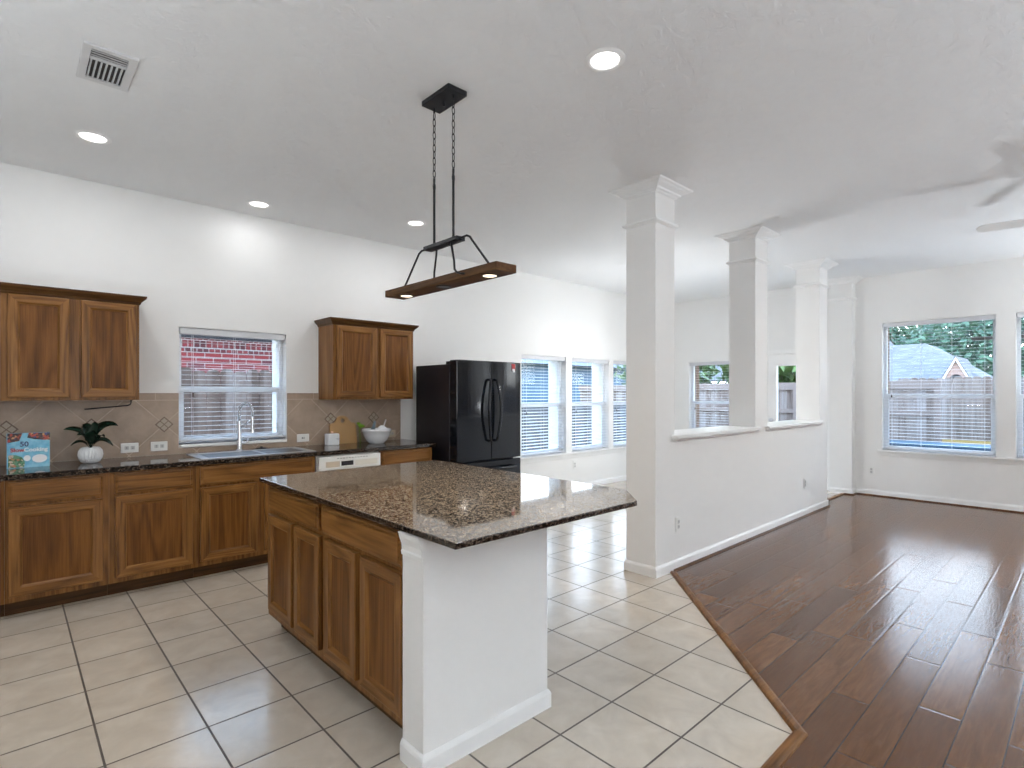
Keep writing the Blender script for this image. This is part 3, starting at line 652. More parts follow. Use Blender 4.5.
# sink
t = empty('sink', ((SX0 + SX1) / 2, (SY0 + SY1) / 2, 0.914), 'stainless steel double sink set in the counter under the window', 'sink')
m = MB().cells([SX0 - 0.035, SX0 + 0.03, 1.575, 1.60, SX1 - 0.03, SX1 + 0.035], [SY0 - 0.03, SY0 + 0.02, SY1 - 0.02, SY1 + 0.06], lambda u, v: SY0 + 0.02 < v < SY1 - 0.02 and (SX0 + 0.03 < u < 1.575 or 1.60 < u < SX1 - 0.03), 0.9142, 0.919, lambda a, b, w: (a, b, w)); m.build('rim', 'steel', t, bevel=0.002)
for a, b in ((SX0 + 0.025, 1.58), (1.595, SX1 - 0.025)):
    m = MB(); y0, y1 = SY0 + 0.015, SY1 - 0.015
    m.loft([[(x, y, z) for x, y in rect(a + i, b - i, y0 + i, y1 - i)] for i, z in ((0.004, 0.9145), (0.006, 0.78), (0.02, 0.745), (0.05, 0.738), (0.05, 0.734), (0.012, 0.740), (0.0, 0.78), (0.0, 0.9145), (0.004, 0.9145))], True, False)
    bo = m.build('basin', 'steel_dark', t)
    MB().lathe([(0.0, 0.002), (0.03, 0.002), (0.04, 0.004), (0.042, 0.0), (0.0, 0.0)], ((a + b) / 2, (y0 + y1) / 2, 0.7385), 20).build('drain', 'chrome', bo)
# faucet
fx, fy = 1.492, 5.125
t = empty('faucet', (fx, fy, 0.919), 'chrome pull-down kitchen faucet with arched spout behind the sink', 'faucet')
MB().lathe([(0.0, 0), (0.028, 0), (0.028, 0.006), (0.022, 0.012), (0.020, 0.10), (0.017, 0.105), (0.016, 0.26), (0.012, 0.265)], (fx, fy, 0.919), 24).build('base', 'chrome', t, smooth=False)
dv = Vector((0.80, -0.6, 0)).normalized()
arc = [Vector((fx, fy, 1.17)), Vector((fx, fy, 1.22))]
for k in range(0, 13):
    an = PI * k / 12; arc.append(Vector((fx, fy, 1.262)) + dv * (0.056 - 0.056 * math.cos(an)) + Vector((0, 0, 0.075 * math.sin(an))))
arc.append(arc[-1] + Vector((0, 0, -0.04)))
MB().tube(arc, 0.0085, 12).build('spout_hose', 'chrome', t, smooth=True)
m = MB()
L_ = 0; path = arc
ns = 190; coil = []
import bisect
cum = [0]
for i in range(1, len(path)): cum.append(cum[-1] + (path[i] - path[i - 1]).length)
for i in range(ns * 8):
    s_ = cum[-1] * i / (ns * 8 - 1); j = min(max(bisect.bisect(cum, s_) - 1, 0), len(path) - 2); q = (s_ - cum[j]) / max(1e-6, cum[j + 1] - cum[j]); p = path[j].lerp(path[j + 1], q)
    tn = (path[j + 1] - path[j]).normalized(); sd = Vector((-dv.y, dv.x, 0)); up = tn.cross(sd); an = 2 * PI * 34 * i / (ns * 8)
    coil.append(p + (sd * math.cos(an) + up * math.sin(an)) * 0.012)
m.tube(coil[::2], 0.0022, 5); m.build('spring', 'chrome', t, smooth=True)
hp = arc[-1]
MB().lathe([(0.0, 0), (0.011, 0), (0.013, -0.01), (0.013, -0.10), (0.018, -0.12), (0.018, -0.145), (0.0, -0.146)], hp, 20).build('spray_head', 'chrome', t)
MB().tube([Vector((fx, fy, 1.11)), Vector((fx, fy, 1.12)) + dv * 0.07 + Vector((0, 0, 0.045)), Vector((hp.x, hp.y, 1.19)) - dv * 0.012], 0.006, 8).build('support_arm', 'chrome', t, smooth=True)
MB().tube([(fx + 0.018, fy, 0.985), (fx + 0.05, fy - 0.005, 0.99), (fx + 0.085, fy - 0.01, 1.03)], [0.008, 0.006, 0.005], 8).build('lever', 'chrome', t, smooth=True)
o = MB().lathe([(0.0, 0), (0.045, 0), (0.048, 0.006), (0.04, 0.012), (0.012, 0.014), (0.010, 0.024), (0.0, 0.026)], (1.70, 5.19, 0.9142), 20).build('drain_stopper', 'black'); tag(o, 'small flat black stopper lying on the counter behind the sink', 'sink stopper')

# dishwasher
t = empty('dishwasher', (2.29, 4.95, 0), 'white dishwasher with dark display under the counter', 'dishwasher')
x0, x1 = 1.990, 2.598
B(x0, x1, FY + 0.01, WY - 0.02, 0.09, 0.868).build('body', 'plastic', t)
B(x0 + 0.004, x1 - 0.004, FY - 0.028, FY + 0.01, 0.11, 0.735).build('door', 'plastic', t, bevel=0.006)
cp = MB().box(x0 + 0.004, x1 - 0.004, FY - 0.034, FY + 0.01, 0.740, 0.862).build('control_panel', 'plastic', t, bevel=0.006)
B(2.20, 2.315, FY - 0.0362, FY - 0.034, 0.772, 0.812).build('display', 'dark', cp)
B(2.055, 2.185, FY - 0.0358, FY - 0.034, 0.765, 0.815).build('button_pad', 'ivory', cp)
m = MB()
for k in range(11): m.box(2.16 + k * 0.028, 2.178 + k * 0.028, FY - 0.0355, FY - 0.034, 0.836, 0.841)
m.build('button_row', 'slot', cp)
B(2.335, 2.56, FY - 0.0358, FY - 0.034, 0.765, 0.815).build('handle_pocket', 'page', cp)
B(x0, x1, FY + 0.07, FY + 0.09, 0, 0.09).build('toe_kick', 'dark', t)

# backsplash: two runs beside and one strip under the window
m = MB().cells([-1.2, 1.055, 1.955, 3.192], [0.9145, 0.96, 1.425], lambda u, v: 1.055 < u < 1.955 and v > 0.96, -0.009, -0.0005, lambda a, z, d: (a, WY + d, z))
acc = MB()
for k in range(-4, 6):
    cx_ = 0.951 + 0.478 * k
    if not (-1.1 < cx_ < 3.15) or 1.02 < cx_ < 2.0: continue
    r = 0.058
    for i, (ox, oz) in enumerate(((0, 0.5), (0.5, 0), (0, -0.5), (-0.5, 0))):
        c = (cx_ + ox * r, 1.165 + oz * r); q = r * 0.43
        m.prism([(c[0] + q, c[1]), (c[0], c[1] + q), (c[0] - q, c[1]), (c[0], c[1] - q)], -0.0125, -0.009, lambda a, z, w: (a, WY + w, z), 1 if i in (1, 3) else 1)
    q = r * 1.12
    m.prism([(cx_ + q, 1.165), (cx_, 1.165 + q), (cx_ - q, 1.165), (cx_, 1.165 - q)], -0.0105, -0.009, lambda a, z, w: (a, WY + w, z), 2)
o = m.build('backsplash', ['splash', 'accent_a', 'accent_b'], loc=(0, WY, 0), weld=False)
struct(o, 'tan diagonal tile backsplash with small accent diamonds behind the counter', 'backsplash')

# ------------------------------------------------------------------ island
IX0, IX1, IY0, IY1 = 1.15, 1.79, 1.84, 3.385
imap = lambda u, v, d: (IX0 - d, u, v)
def island_cab(y0, y1, drawers, doors, label):
    t = empty('island_cabinet', ((IX0 + IX1) / 2, (y0 + y1) / 2, 0), label, 'cabinet', 'oak island cabinets')
    m = MB(); a = 0.018; y0 += 0.0005; y1 -= 0.0005
    m.box(IX0, IX0 + a, y0, y1, 0.10, 0.889); m.box(IX1 - a, IX1, y0, y1, 0.0, 0.889); m.box(IX0 + a, IX1 - a, y0, y0 + a, 0.10, 0.889); m.box(IX0 + a, IX1 - a, y1 - a, y1, 0.10, 0.889); m.box(IX0 + a, IX1 - a, y0 + a, y1 - a, 0.10, 0.118)
    m.build('body', 'oak_z', t)
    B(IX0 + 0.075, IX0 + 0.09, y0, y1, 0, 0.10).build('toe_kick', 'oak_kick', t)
    for p, q in drawers: drawer_front(t, imap, p, q, 0.735, 0.868, 'oak_y')
    for p, q in doors: door_front(t, imap, p, q, 0.148, 0.712, ('oak_z', 'oak_y'), st=0.05)
island_cab(1.8405, 2.615, [(1.857, 2.592)], [(1.850, 2.190), (2.232, 2.556)], 'oak island cabinet nearer the camera, against the white end wall')
island_cab(2.615, 3.385, [(2.637, 3.325)], [(2.600 + 0.02, 2.935), (2.972, 3.330)], 'oak island cabinet farther from the camera, nearest the sink')
t = empty('island_end_wall', (1.46, 1.77, 0), 'white end wall of the island with baseboard, under the overhanging granite', 'island wall')  # drywall stub wall closing the island end
B(1.128, 1.795, 1.697, 1.8395, 0, 0.889).build('panel', 'wall', t)
MB().loft([[(1.128 - a, 1.697 - a, z), (1.795 + a, 1.697 - a, z), (1.795 + a, 1.8395, z), (1.128 - a, 1.8395, z)] for a, z in ((0.013, 0), (0.013, 0.062), (0.009, 0.072), (0.003, 0.081), (0, 0.081))]).build('base_moulding', 'trim', t)
m = MB()
prc = [(0, 0.795), (0.006, 0.797), (0.008, 0.812), (0.004, 0.818), (0.006, 0.84), (0.016, 0.866), (0.022, 0.888), (0, 0.888)]
m.loft([[(1.128 - a, y, z) for a, z in prc] for y in (1.697, 1.8395)]); m.build('cap_moulding', 'trim', t)
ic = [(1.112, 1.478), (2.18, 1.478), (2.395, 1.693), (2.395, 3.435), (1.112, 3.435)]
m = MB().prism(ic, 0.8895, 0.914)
m.m = [1, 0, 1, 1, 1, 1, 1]  # edge faces take the darker granite, their shade put into the colour
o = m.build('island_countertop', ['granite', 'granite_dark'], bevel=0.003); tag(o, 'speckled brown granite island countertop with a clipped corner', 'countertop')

# ------------------------------------------------------------------ refrigerator
t = empty('refrigerator', (3.75, 4.75, 0), 'glossy black french-door refrigerator at the end of the counter', 'refrigerator')
B(3.302, 4.194, 4.492, 5.11, 0.03, 1.722).build('body', 'fridge_side', t, bevel=0.006)
def fdoor(x0, x1, z0, z1, name):
    m = MB(); n = 10; rings = []
    pts = []
    for i in range(n + 1):
        u = i / n; x = x0 + (x1 - x0) * u
        gx = (x - 3.748) / 0.446; pts.append((x, 4.372 - 0.020 * (1 - gx * gx)))
    poly = [(x0, 4.488)] + pts + [(x1, 4.488)]
    m.prism(poly, z0, z1); return m.build(name, 'fridge', t, bevel=0.006)
d1_ = fdoor(3.304, 3.7455, 0.722, 1.762, 'door'); d2_ = fdoor(3.7505, 4.192, 0.722, 1.762, 'door')
fr_ = fdoor(3.304, 4.192, 0.11, 0.708, 'freezer_drawer')
for s_, par in ((-1, d1_), (1, d2_)):
    pts = [(3.748 + s_ * 0.040, 4.352, 1.565)]
    for k in range(13):
        q = k / 12; zz = 1.56 - 0.63 * q; bow = math.sin(PI * q)
        pts.append((3.748 + s_ * (0.042 + 0.040 * bow), 4.312 - 0.022 * bow, zz))
    pts.append((3.748 + s_ * 0.040, 4.352, 0.925))
    MB().tube(pts, 0.0145, 10).build('handle', 'fridge', par, smooth=True)
MB().tube([(3.42, 4.362, 0.625), (3.43, 4.315, 0.63), (3.748, 4.29, 0.632), (4.07, 4.315, 0.63), (4.08, 4.362, 0.625)], 0.0135, 10).build('handle', 'fridge', fr_, smooth=True)
for x in (3.345, 4.15): B(x - 0.04, x + 0.04, 4.40, 4.56, 1.7225, 1.752).build('hinge_cover', 'black', t, bevel=0.004)
B(3.31, 4.186, 4.50, 4.53, 0.0, 0.09).build('kick_grille', 'black', t)
lb_ = B(4.045, 4.095, 4.3575, 4.360, 1.675, 1.745).build('badge', 'red', d2_)
B(4.055, 4.088, 4.3565, 4.3578, 1.655, 1.690).build('badge_tag', 'white_print', d2_)

# ------------------------------------------------------------------ counter objects
# cookbook leaning
t = empty('cookbook', (0.10, 5.0, 0.914), 'blue cookbook with food photos standing on the counter at left', 'book')
bx0, bx1, by = 0.0, 0.218, 4.985
B(bx0, bx1, by, by + 0.0025, 0.9145, 1.150).build('front_cover', 'cover', t)
B(bx0 + 0.002, bx1 - 0.004, by + 0.003, by + 0.026, 0.918, 1.147).build('pages', 'page', t)
B(bx0, bx1, by + 0.0265, by + 0.029, 0.9145, 1.150).build('back_cover', 'cover', t)
B(bx0 - 0.003, bx0, by, by + 0.029, 0.9145, 1.150).build('spine', 'cover', t)
def patch(name, poly, mat, d=0.0012): return MB().prism(poly, by - d, by, lambda a, z, w: (a, w, z)).build(name, mat, t)
patch('food_photo', [(bx0, 1.150), (bx0, 1.085), (0.03, 1.092), (0.06, 1.098), (0.075, 1.150)], 'food')
patch('food_photo', [(0.108, 1.150), (0.10, 1.118), (0.14, 1.105), (0.18, 1.10), (bx1, 1.098), (bx1, 1.150)], 'food')
patch('salad_photo', [(0.004, 0.918), (0.085, 0.918), (0.088, 0.955), (0.074, 0.985), (0.045, 1.002), (0.015, 1.005), (0.004, 0.998)], 'salad')
patch('badge_oval', [(0.165 + 0.04 * math.cos(2 * PI * k / 20), 0.972 + 0.028 * math.sin(2 * PI * k / 20)) for k in range(20)], 'white_print')
patch('badge_oval', [(0.10 + 0.018 * math.cos(2 * PI * k / 20), 0.978 + 0.02 * math.sin(2 * PI * k / 20)) for k in range(20)], 'white_print', 0.0008)
def text(body, size, x, z, mat, name, y=by - 0.0012, parent=None, align='CENTER', bold=0.0):
    c = bpy.data.curves.new(name, 'FONT'); c.body = body; c.size = size; c.extrude = 0.0004; c.align_x = align; c.offset = bold; c.materials.append(M[mat])
    tmp = bpy.data.objects.new('tmp_text', c); COL.objects.link(tmp); dg = bpy.context.evaluated_depsgraph_get(); me = bpy.data.meshes.new_from_object(tmp.evaluated_get(dg)); bpy.data.objects.remove(tmp)
    me.name = name; o = bpy.data.objects.new(name, me); COL.objects.link(o); o.parent = parent; o.rotation_euler = (PI / 2, 0, 0); o.location = Vector((x, y, z)) - WL[parent.name]; return o
text('50', 0.046, 0.085, 1.060, 'navy', 'title_number', parent=t, bold=0.001)
text('Slow', 0.036, 0.050, 1.024, 'red', 'title_word', parent=t, bold=0.001)
text('Cooking', 0.036, 0.145, 1.024, 'white_print', 'title_word', parent=t, bold=0.001)
# potted plant
px, py = 0.447, 5.02
t = empty('potted_plant', (px, py, 0.9142), 'dark-leaved plant in a white ribbed pot on the counter', 'plant')
prof = [(0.0, 0), (0.040, 0), (0.052, 0.008), (0.066, 0.035), (0.070, 0.06), (0.066, 0.09), (0.056, 0.112), (0.053, 0.114), (0.050, 0.112), (0.052, 0.10), (0.0, 0.098)]
pot = MB().lathe(prof, (px, py, 0.9142), 88, wob=lambda a, z: 0.09 * math.cos(18 * a) if 0.004 < z < 0.108 else 0).build('pot', 'ceramic', t, smooth=True)
MB().lathe([(0.0, 0.0), (0.051, 0.0), (0.05, 0.004), (0.0, 0.006)], (px, py, 1.0135), 20).build('soil', 'soil', t)
def leaf(parent, p0, p1, p2, w, tw=0.0, fold=0.35):
    p0, p1, p2 = Vector(p0), Vector(p1), Vector(p2); m = MB(); n = 12; rows = []
    ax = None
    for i in range(n + 1):
        q = i / n; c = p0 * (1 - q) ** 2 + p1 * 2 * q * (1 - q) + p2 * q * q; tn = ((p1 - p0) * (1 - q) + (p2 - p1) * q).normalized()
        sd = tn.cross(Vector((0, 0, 1))); sd = sd.normalized() if sd.length > 0.05 else Vector((0, 1, 0))
        up = sd.cross(tn).normalized(); sd = (sd * math.cos(tw) + up * math.sin(tw)).normalized(); up = sd.cross(tn).normalized()
        ww = w * (max(0.03, math.sin(PI * min(1, (q * 0.97 + 0.0)) ** 0.75)) if q < 1 else 0.02)
        if q < 0.22: ww = max(0.0022, w * 0.08 + 0 * q)
        rows.append([c + sd * ww * a + up * ww * fold * abs(a) * (1 if abs(a) > 0 else 0) for a in (-1, -0.5, 0, 0.5, 1)])
    m.loft(rows, False, False, closed=False); return m.build('leaf', 'leaf', parent, smooth=True, solid=0.0012)
z0 = 1.01
cc = (px, py, z0)
for (e1, e2, w, tw) in (((-0.045, -0.02, 0.165), (-0.155, -0.04, 0.155), 0.055, 0.5), ((-0.03, -0.04, 0.13), (-0.085, -0.09, 0.115), 0.034, 0.5),
                        ((-0.05, 0.0, 0.10), (-0.115, -0.02, 0.035), 0.022, 0.4), ((0.05, -0.01, 0.215), (0.160, -0.045, 0.170), 0.062, -0.5),
                        ((0.03, -0.06, 0.14), (0.070, -0.13, 0.095), 0.040, 0.0), ((0.055, -0.01, 0.115), (0.130, -0.04, 0.02), 0.042, -0.3),
                        ((-0.01, 0.03, 0.20), (-0.035, 0.07, 0.185), 0.036, 0.2), ((0.02, 0.01, 0.19), (0.03, -0.03, 0.20), 0.03, 0.8), ((0.0, -0.05, 0.16), (-0.02, -0.10, 0.13), 0.034, -0.2)):
    leaf(t, cc, Vector(cc) + Vector(e1), Vector(cc) + Vector(e2), w, tw)
# canister
t = empty('canister', (2.345, 5.13, 0.9142), 'small white canister with a blue mark beside the cutting board', 'canister')
def rrect(cx, cy, a, b, r, n=5):
    o_ = []
    for sx, sy, st in ((1, 1, 0), (-1, 1, 1), (-1, -1, 2), (1, -1, 3)):
        for k in range(n + 1): an = PI / 2 * (st + k / n); o_.append((cx + sx * (a - r) + r * math.cos(an), cy + sy * (b - r) + r * math.sin(an)))
    return o_
m = MB(); m.loft([[(x, y, z) for x, y in rrect(2.345, 5.13, 0.060 - i, 0.050 - i, 0.02)] for i, z in ((0.004, 0.9142), (0.0, 0.92), (0.0, 1.018), (0.004, 1.026), (0.012, 1.028), (0.03, 1.028))]); m.build('jar', 'ceramic', t)
MB().lathe([(0.0, 0), (0.012, 0), (0.010, 0.006), (0.013, 0.014), (0.010, 0.020), (0.0, 0.021)], (2.345, 5.13, 1.028), 16).build('knob', 'pink', t, smooth=True)
m = MB(); m.tube([(2.365, 5.0795, 0.974), (2.372, 5.0795, 0.98), (2.380, 5.0795, 0.971), (2.388, 5.0795, 0.982), (2.397, 5.0795, 0.975)], 0.0016, 5); m.tube([(2.38, 5.0795, 0.966), (2.392, 5.0795, 0.968)], 0.0014, 5); m.build('mark', 'navy', t)
# cutting board with neck and finger hole
t = empty('cutting_board', (2.50, 5.20, 0.9142), 'wooden cutting board with round finger hole leaning on the backsplash', 'cutting board')
outl = [(2.360, 0.0), (2.640, 0.0), (2.640, 0.185), (2.634, 0.200), (2.615, 0.208), (2.590, 0.213)]
for k in range(0, 13): an = PI * (0.06 + 0.88 * k / 12); outl.append((2.50 + 0.058 * math.cos(an) * 1.12, 0.235 + 0.050 * math.sin(an)))
outl += [(2.410, 0.213), (2.385, 0.208), (2.366, 0.200), (2.360, 0.185)]
lean = lambda a, z, w: (a, 5.185 + w + z * 0.16, 0.9142 + z * 0.987)
# board as ring between outline and hole
bm = bmesh.new()
def loopverts(pts, w): return [bm.verts.new(lean(a, z, w)) for a, z in pts]
hole = [(2.50 + 0.023 * math.cos(2 * PI * k / 24), 0.232 + 0.023 * math.sin(2 * PI * k / 24)) for k in range(24)]
for w in (0.0, 0.018):
    vo_ = loopverts(outl, w); vh_ = loopverts(hole, w)
    es = [bm.edges.new((l[i], l[(i + 1) % len(l)])) for l in (vo_, vh_) for i in range(len(l))]
    bmesh.ops.triangle_fill(bm, edges=es, use_beauty=True)
    if w == 0.0: f0 = (vo_, vh_)
    else:
        for A_, B_ in zip(f0, (vo_, vh_)):
            for i in range(len(A_)): bm.faces.new((A_[i], A_[(i + 1) % len(A_)], B_[(i + 1) % len(A_)], B_[i]))
bmesh.ops.recalc_face_normals(bm, faces=bm.faces)
me = bpy.data.meshes.new('board'); bm.to_mesh(me); bm.free(); me.materials.append(M['board_wood'])
me.transform(Matrix.Translation(-WL[t.name])); bo = bpy.data.objects.new('board', me); COL.objects.link(bo); bo.parent = t
# bowl and contents
bx_, by_ = 2.755, 4.99
t = empty('mixing_bowl', (bx_, by_, 0.9142), 'white ceramic mixing bowl holding utensils on the counter', 'bowl')
MB().lathe([(0.0, 0), (0.065, 0), (0.072, 0.004), (0.105, 0.035), (0.130, 0.085), (0.138, 0.118), (0.146, 0.121), (0.146, 0.146), (0.141, 0.149), (0.137, 0.146), (0.131, 0.118), (0.122, 0.082), (0.098, 0.04), (0.06, 0.012), (0.0, 0.010)], (bx_, by_, 0.9142), 48).build('bowl', 'ceramic', t, smooth=True)
m = MB(); rows = []
rng = random.Random(3)
for i in range(7):
    for_ = []
    for k in range(14):
        an = 2 * PI * k / 14; r = 0.048 * math.sin(PI * (i + 0.5) / 7) * (1 + 0.18 * math.sin(3 * an + i)); for_.append((bx_ + 0.05 + r * math.cos(an), by_ - 0.02 + r * math.sin(an), 1.018 + i * 0.013))
    rows.append(for_)
o = m.loft(rows).build('folded_cloth', 'cloth', smooth=True); tag(o, 'white crumpled cloth tucked inside the mixing bowl', 'cloth')
o = MB().tube([(bx_ + 0.06, by_ + 0.04, 0.985), (bx_ + 0.105, by_ + 0.045, 1.08), (bx_ + 0.135, by_ + 0.05, 1.15)], [0.006, 0.006, 0.0075], 10).build('utensil', 'white_print', smooth=True); tag(o, 'white utensil handle sticking out of the mixing bowl at right', 'utensil')
m = MB(); m.tube([(bx_ + 0.01, by_ + 0.05, 0.99), (bx_ + 0.012, by_ + 0.07, 1.05)], 0.006, 8); m.prism([(bx_ - 0.03, 1.045), (bx_ + 0.02, 1.045), (bx_ + 0.03, 1.135), (bx_ + 0.012, 1.14)], by_ + 0.066, by_ + 0.074, lambda a, z, w: (a, w, z))
o = m.build('spatula', 'bluegrey', bevel=0.002); tag(o, 'blue-grey spatula standing in the mixing bowl', 'spatula')
m = MB()
t = empty('herb_sprig', (2.665, 5.17, 0.9142), 'bright green leaf between the cutting board and mixing bowl', 'leaf')
MB().tube([(2.672, 5.178, 0.9142), (2.668, 5.178, 1.0), (2.660, 5.175, 1.06)], 0.003, 6).build('stem', 'green', t)
for (q1, q2, w) in (((-0.01, 0.0, 0.06), (-0.03, 0.0, 0.055), 0.032), ((0.02, 0.0, 0.035), (0.055, -0.01, 0.02), 0.03)):
    o = leaf(t, (2.662, 5.175, 1.055), Vector((2.662, 5.175, 1.055)) + Vector(q1), Vector((2.662, 5.175, 1.055)) + Vector(q2), w, 0.9); o.data.materials[0] = M['green']
# under-cabinet rod
t = empty('towel_holder', (0.6, 5.08, 1.34), 'thin black paper towel rod under the left wall cabinet', 'towel holder')
MB().tube([(0.690, 5.0, 1.3718), (0.690, 5.0, 1.352), (0.683, 5.0, 1.336), (0.668, 5.0, 1.330), (0.41, 5.0, 1.306)], 0.005, 8).build('rod', 'black', t, smooth=True)

# ------------------------------------------------------------------ outlets
def outlet(mp, u, z, horiz, label, mat='plastic', kind='duplex'):
    w, h = (0.118, 0.076) if horiz else (0.076, 0.118)
    t = empty('outlet' if kind == 'duplex' else 'light_switch', mp(u, z, 0), label, 'outlet' if kind == 'duplex' else 'light switch', 'wall plates')
    def bx(u0, u1, v0, v1, d0, d1, nm, mt, par, bev=0.0):
        m = MB(); p = mp(u0, v0, d0); q = mp(u1, v1, d1); m.box(p[0], q[0], p[1], q[1], p[2], q[2]); return m.build(nm, mt, par, bevel=bev)
    pl = bx(u - w / 2, u + w / 2, z - h / 2, z + h / 2, 0.0, 0.008, 'plate', mat, t, 0.003)
    if kind == 'duplex':
        for s_ in (-1, 1):
            cu, cz = (u + s_ * 0.020, z) if horiz else (u, z + s_ * 0.020)
            r = bx(cu - 0.014, cu + 0.014, cz - 0.014, cz + 0.014, 0.008, 0.0105, 'receptacle', 'receptacle', t, 0.001)
            for q in (-0.005, 0.005):
                if horiz: bx(cu - 0.004, cu + 0.004, cz + q - 0.0020, cz + q + 0.0020, 0.0105, 0.0108, 'slot', 'slot', r)
                else: bx(cu + q - 0.0020, cu + q + 0.0020, cz - 0.004, cz + 0.004, 0.0105, 0.0108, 'slot', 'slot', r)
    else:
        r = bx(u - 0.014, u + 0.014, z - 0.008, z + 0.008, 0.008, 0.010, 'toggle_base', 'slot', t)
        bx(u - 0.004, u + 0.008, z - 0.004, z + 0.004, 0.010, 0.018, 'toggle', mat, r)
km = lambda u, z, d: (u, WY - 0.0092 - d, z)
outlet(km, 0.715, 0.988, True, 'white outlet on the backsplash nearest the potted plant')
outlet(km, 0.915, 0.988, True, 'white outlet on the backsplash nearest the sink window')
outlet(km, 2.105, 0.990, True, 'white switch plate on the backsplash right of the window', 'plastic', 'switch')
outlet(km, 3.066, 0.984, True, 'beige outlet on the backsplash right of the white bowl', 'ivory')
outlet(lambda u, z, d: (u, 2.3148 - d, z), 3.985, 0.362, False, 'white outlet low on the half wall, nearest the column')
outlet(lambda u, z, d: (u, 2.3148 - d, z), 6.80, 0.375, False, 'white outlet low at the far end of the half wall')
outlet(lambda u, z, d: (BX - 0.0002 - d, u, z), 2.145, 0.345, False, 'white outlet low on the end wall left of the large window')
outlet(lambda u, z, d: (u, WY - 0.0002 - d, z), 6.148, 0.365, False, 'white outlet low on the wall under the breakfast windows')

# ------------------------------------------------------------------ ceiling items
def can(x, y, label, power):
    t = empty('recessed_light', (x, y, CEIL), label, 'ceiling light', 'recessed ceiling lights')
    MB().lathe([(0.072, -0.0005), (0.070, -0.004), (0.078, -0.008), (0.092, -0.006), (0.098, -0.0005)], (x, y, CEIL), 40, cap0=False, cap1=False).build('trim_ring', 'trim', t, smooth=True)
    MB().lathe([(0.0, -0.003), (0.069, -0.003), (0.070, -0.001), (0.0, -0.0005)], (x, y, CEIL), 32).build('lens', 'lens', t)
    area_lamp('downlight', (0, 0, -0.012), power, 0.13, (0.98, 0.985, 1.0), parent=t)
can(2.14, 1.636, 'bright recessed ceiling light nearest the camera, right of the pendant canopy', CAN_W)
can(0.399, 4.341, 'recessed ceiling light beside the air vent', CAN_W)
can(1.586, 4.903, 'recessed ceiling light close to the wall above the sink window', CAN_W * 0.28)
can(2.861, 4.428, 'recessed ceiling light seen just left of the pendant rods', CAN_W)
# globe light added unseen behind the nearest column to brighten the nook
t = empty('nook_fill_globe', (6.12, 3.89, 1.72), 'added globe light brightening the breakfast nook, hidden behind the nearest column', 'pendant light')
MB().lathe([(0.0, 1.329), (0.06, 1.329), (0.055, 1.305), (0.008, 1.29), (0.006, 0.23), (0.03, 0.215), (0.035, 0.195), (0.0, 0.19)], (6.12, 3.89, 1.72), 20).build('stem', 'black', t)
MB().lathe([(0.0, 0.0), (0.06, 0.012), (0.10, 0.06), (0.11, 0.10), (0.10, 0.14), (0.06, 0.185), (0.0, 0.19)], (6.12, 3.89, 1.72), 24).build('globe', 'lens', t, smooth=True)
for dr in ((0, 0, 1), (0, 0, -1), (1, 0, 0), (-1, 0, 0), (0, 1, 0), (0, -1, 0)):
    area_lamp('nook_fill_lamp', Vector(dr) * 0.13 + Vector((0, 0, 0.10)), NOOK_W / 6 * (0.55 if dr[2] > 0 else 1), 0.12, (0.96, 0.98, 1.0), dr, parent=t)
# air vent
t = empty('air_vent', (0.363, 3.362, CEIL), 'white metal air vent in the ceiling', 'air vent')
x0, x1, y0, y1 = 0.256, 0.471, 3.176, 3.548
m = MB().cells([x0, x0 + 0.035, x1 - 0.035, x1], [y0, y0 + 0.035, y1 - 0.035, y1], lambda u, v: x0 + 0.035 < u < x1 - 0.035 and y0 + 0.035 < v < y1 - 0.035, CEIL - 0.012, CEIL - 0.0005, lambda a, b, w: (a, b, w)); m.build('frame', 'vent', t, bevel=0.003)
B(x0 + 0.03, x1 - 0.03, y0 + 0.03, y1 - 0.03, CEIL - 0.0015, CEIL - 0.0005).build('backing', 'vent_shade', t)  # dark backing colour stands in for the shade inside the duct
m = MB()
for k in range(7):
    xx_ = x0 + 0.040 + k * 0.0205; m.prism([(xx_, CEIL - 0.002), (xx_ + 0.003, CEIL - 0.014), (xx_ + 0.006, CEIL - 0.014), (xx_ + 0.004, CEIL - 0.002)], y0 + 0.13, y1 - 0.04, lambda a, z, w: (a, w, z))
m.box(x0 + 0.036, x1 - 0.036, y0 + 0.118, y0 + 0.128, CEIL - 0.014, CEIL - 0.002)
m.build('louver', 'vent', t)
m = MB()
for k in range(3):
    yy_ = y0 + 0.042 + k * 0.022; m.prism([(yy_, CEIL - 0.012), (yy_ + 0.012, CEIL - 0.003), (yy_ + 0.015, CEIL - 0.004), (yy_ + 0.003, CEIL - 0.014)], x0 + 0.036, x1 - 0.036, lambda a, z, w: (w, a, z))
m.build('deflector', 'vent', t)

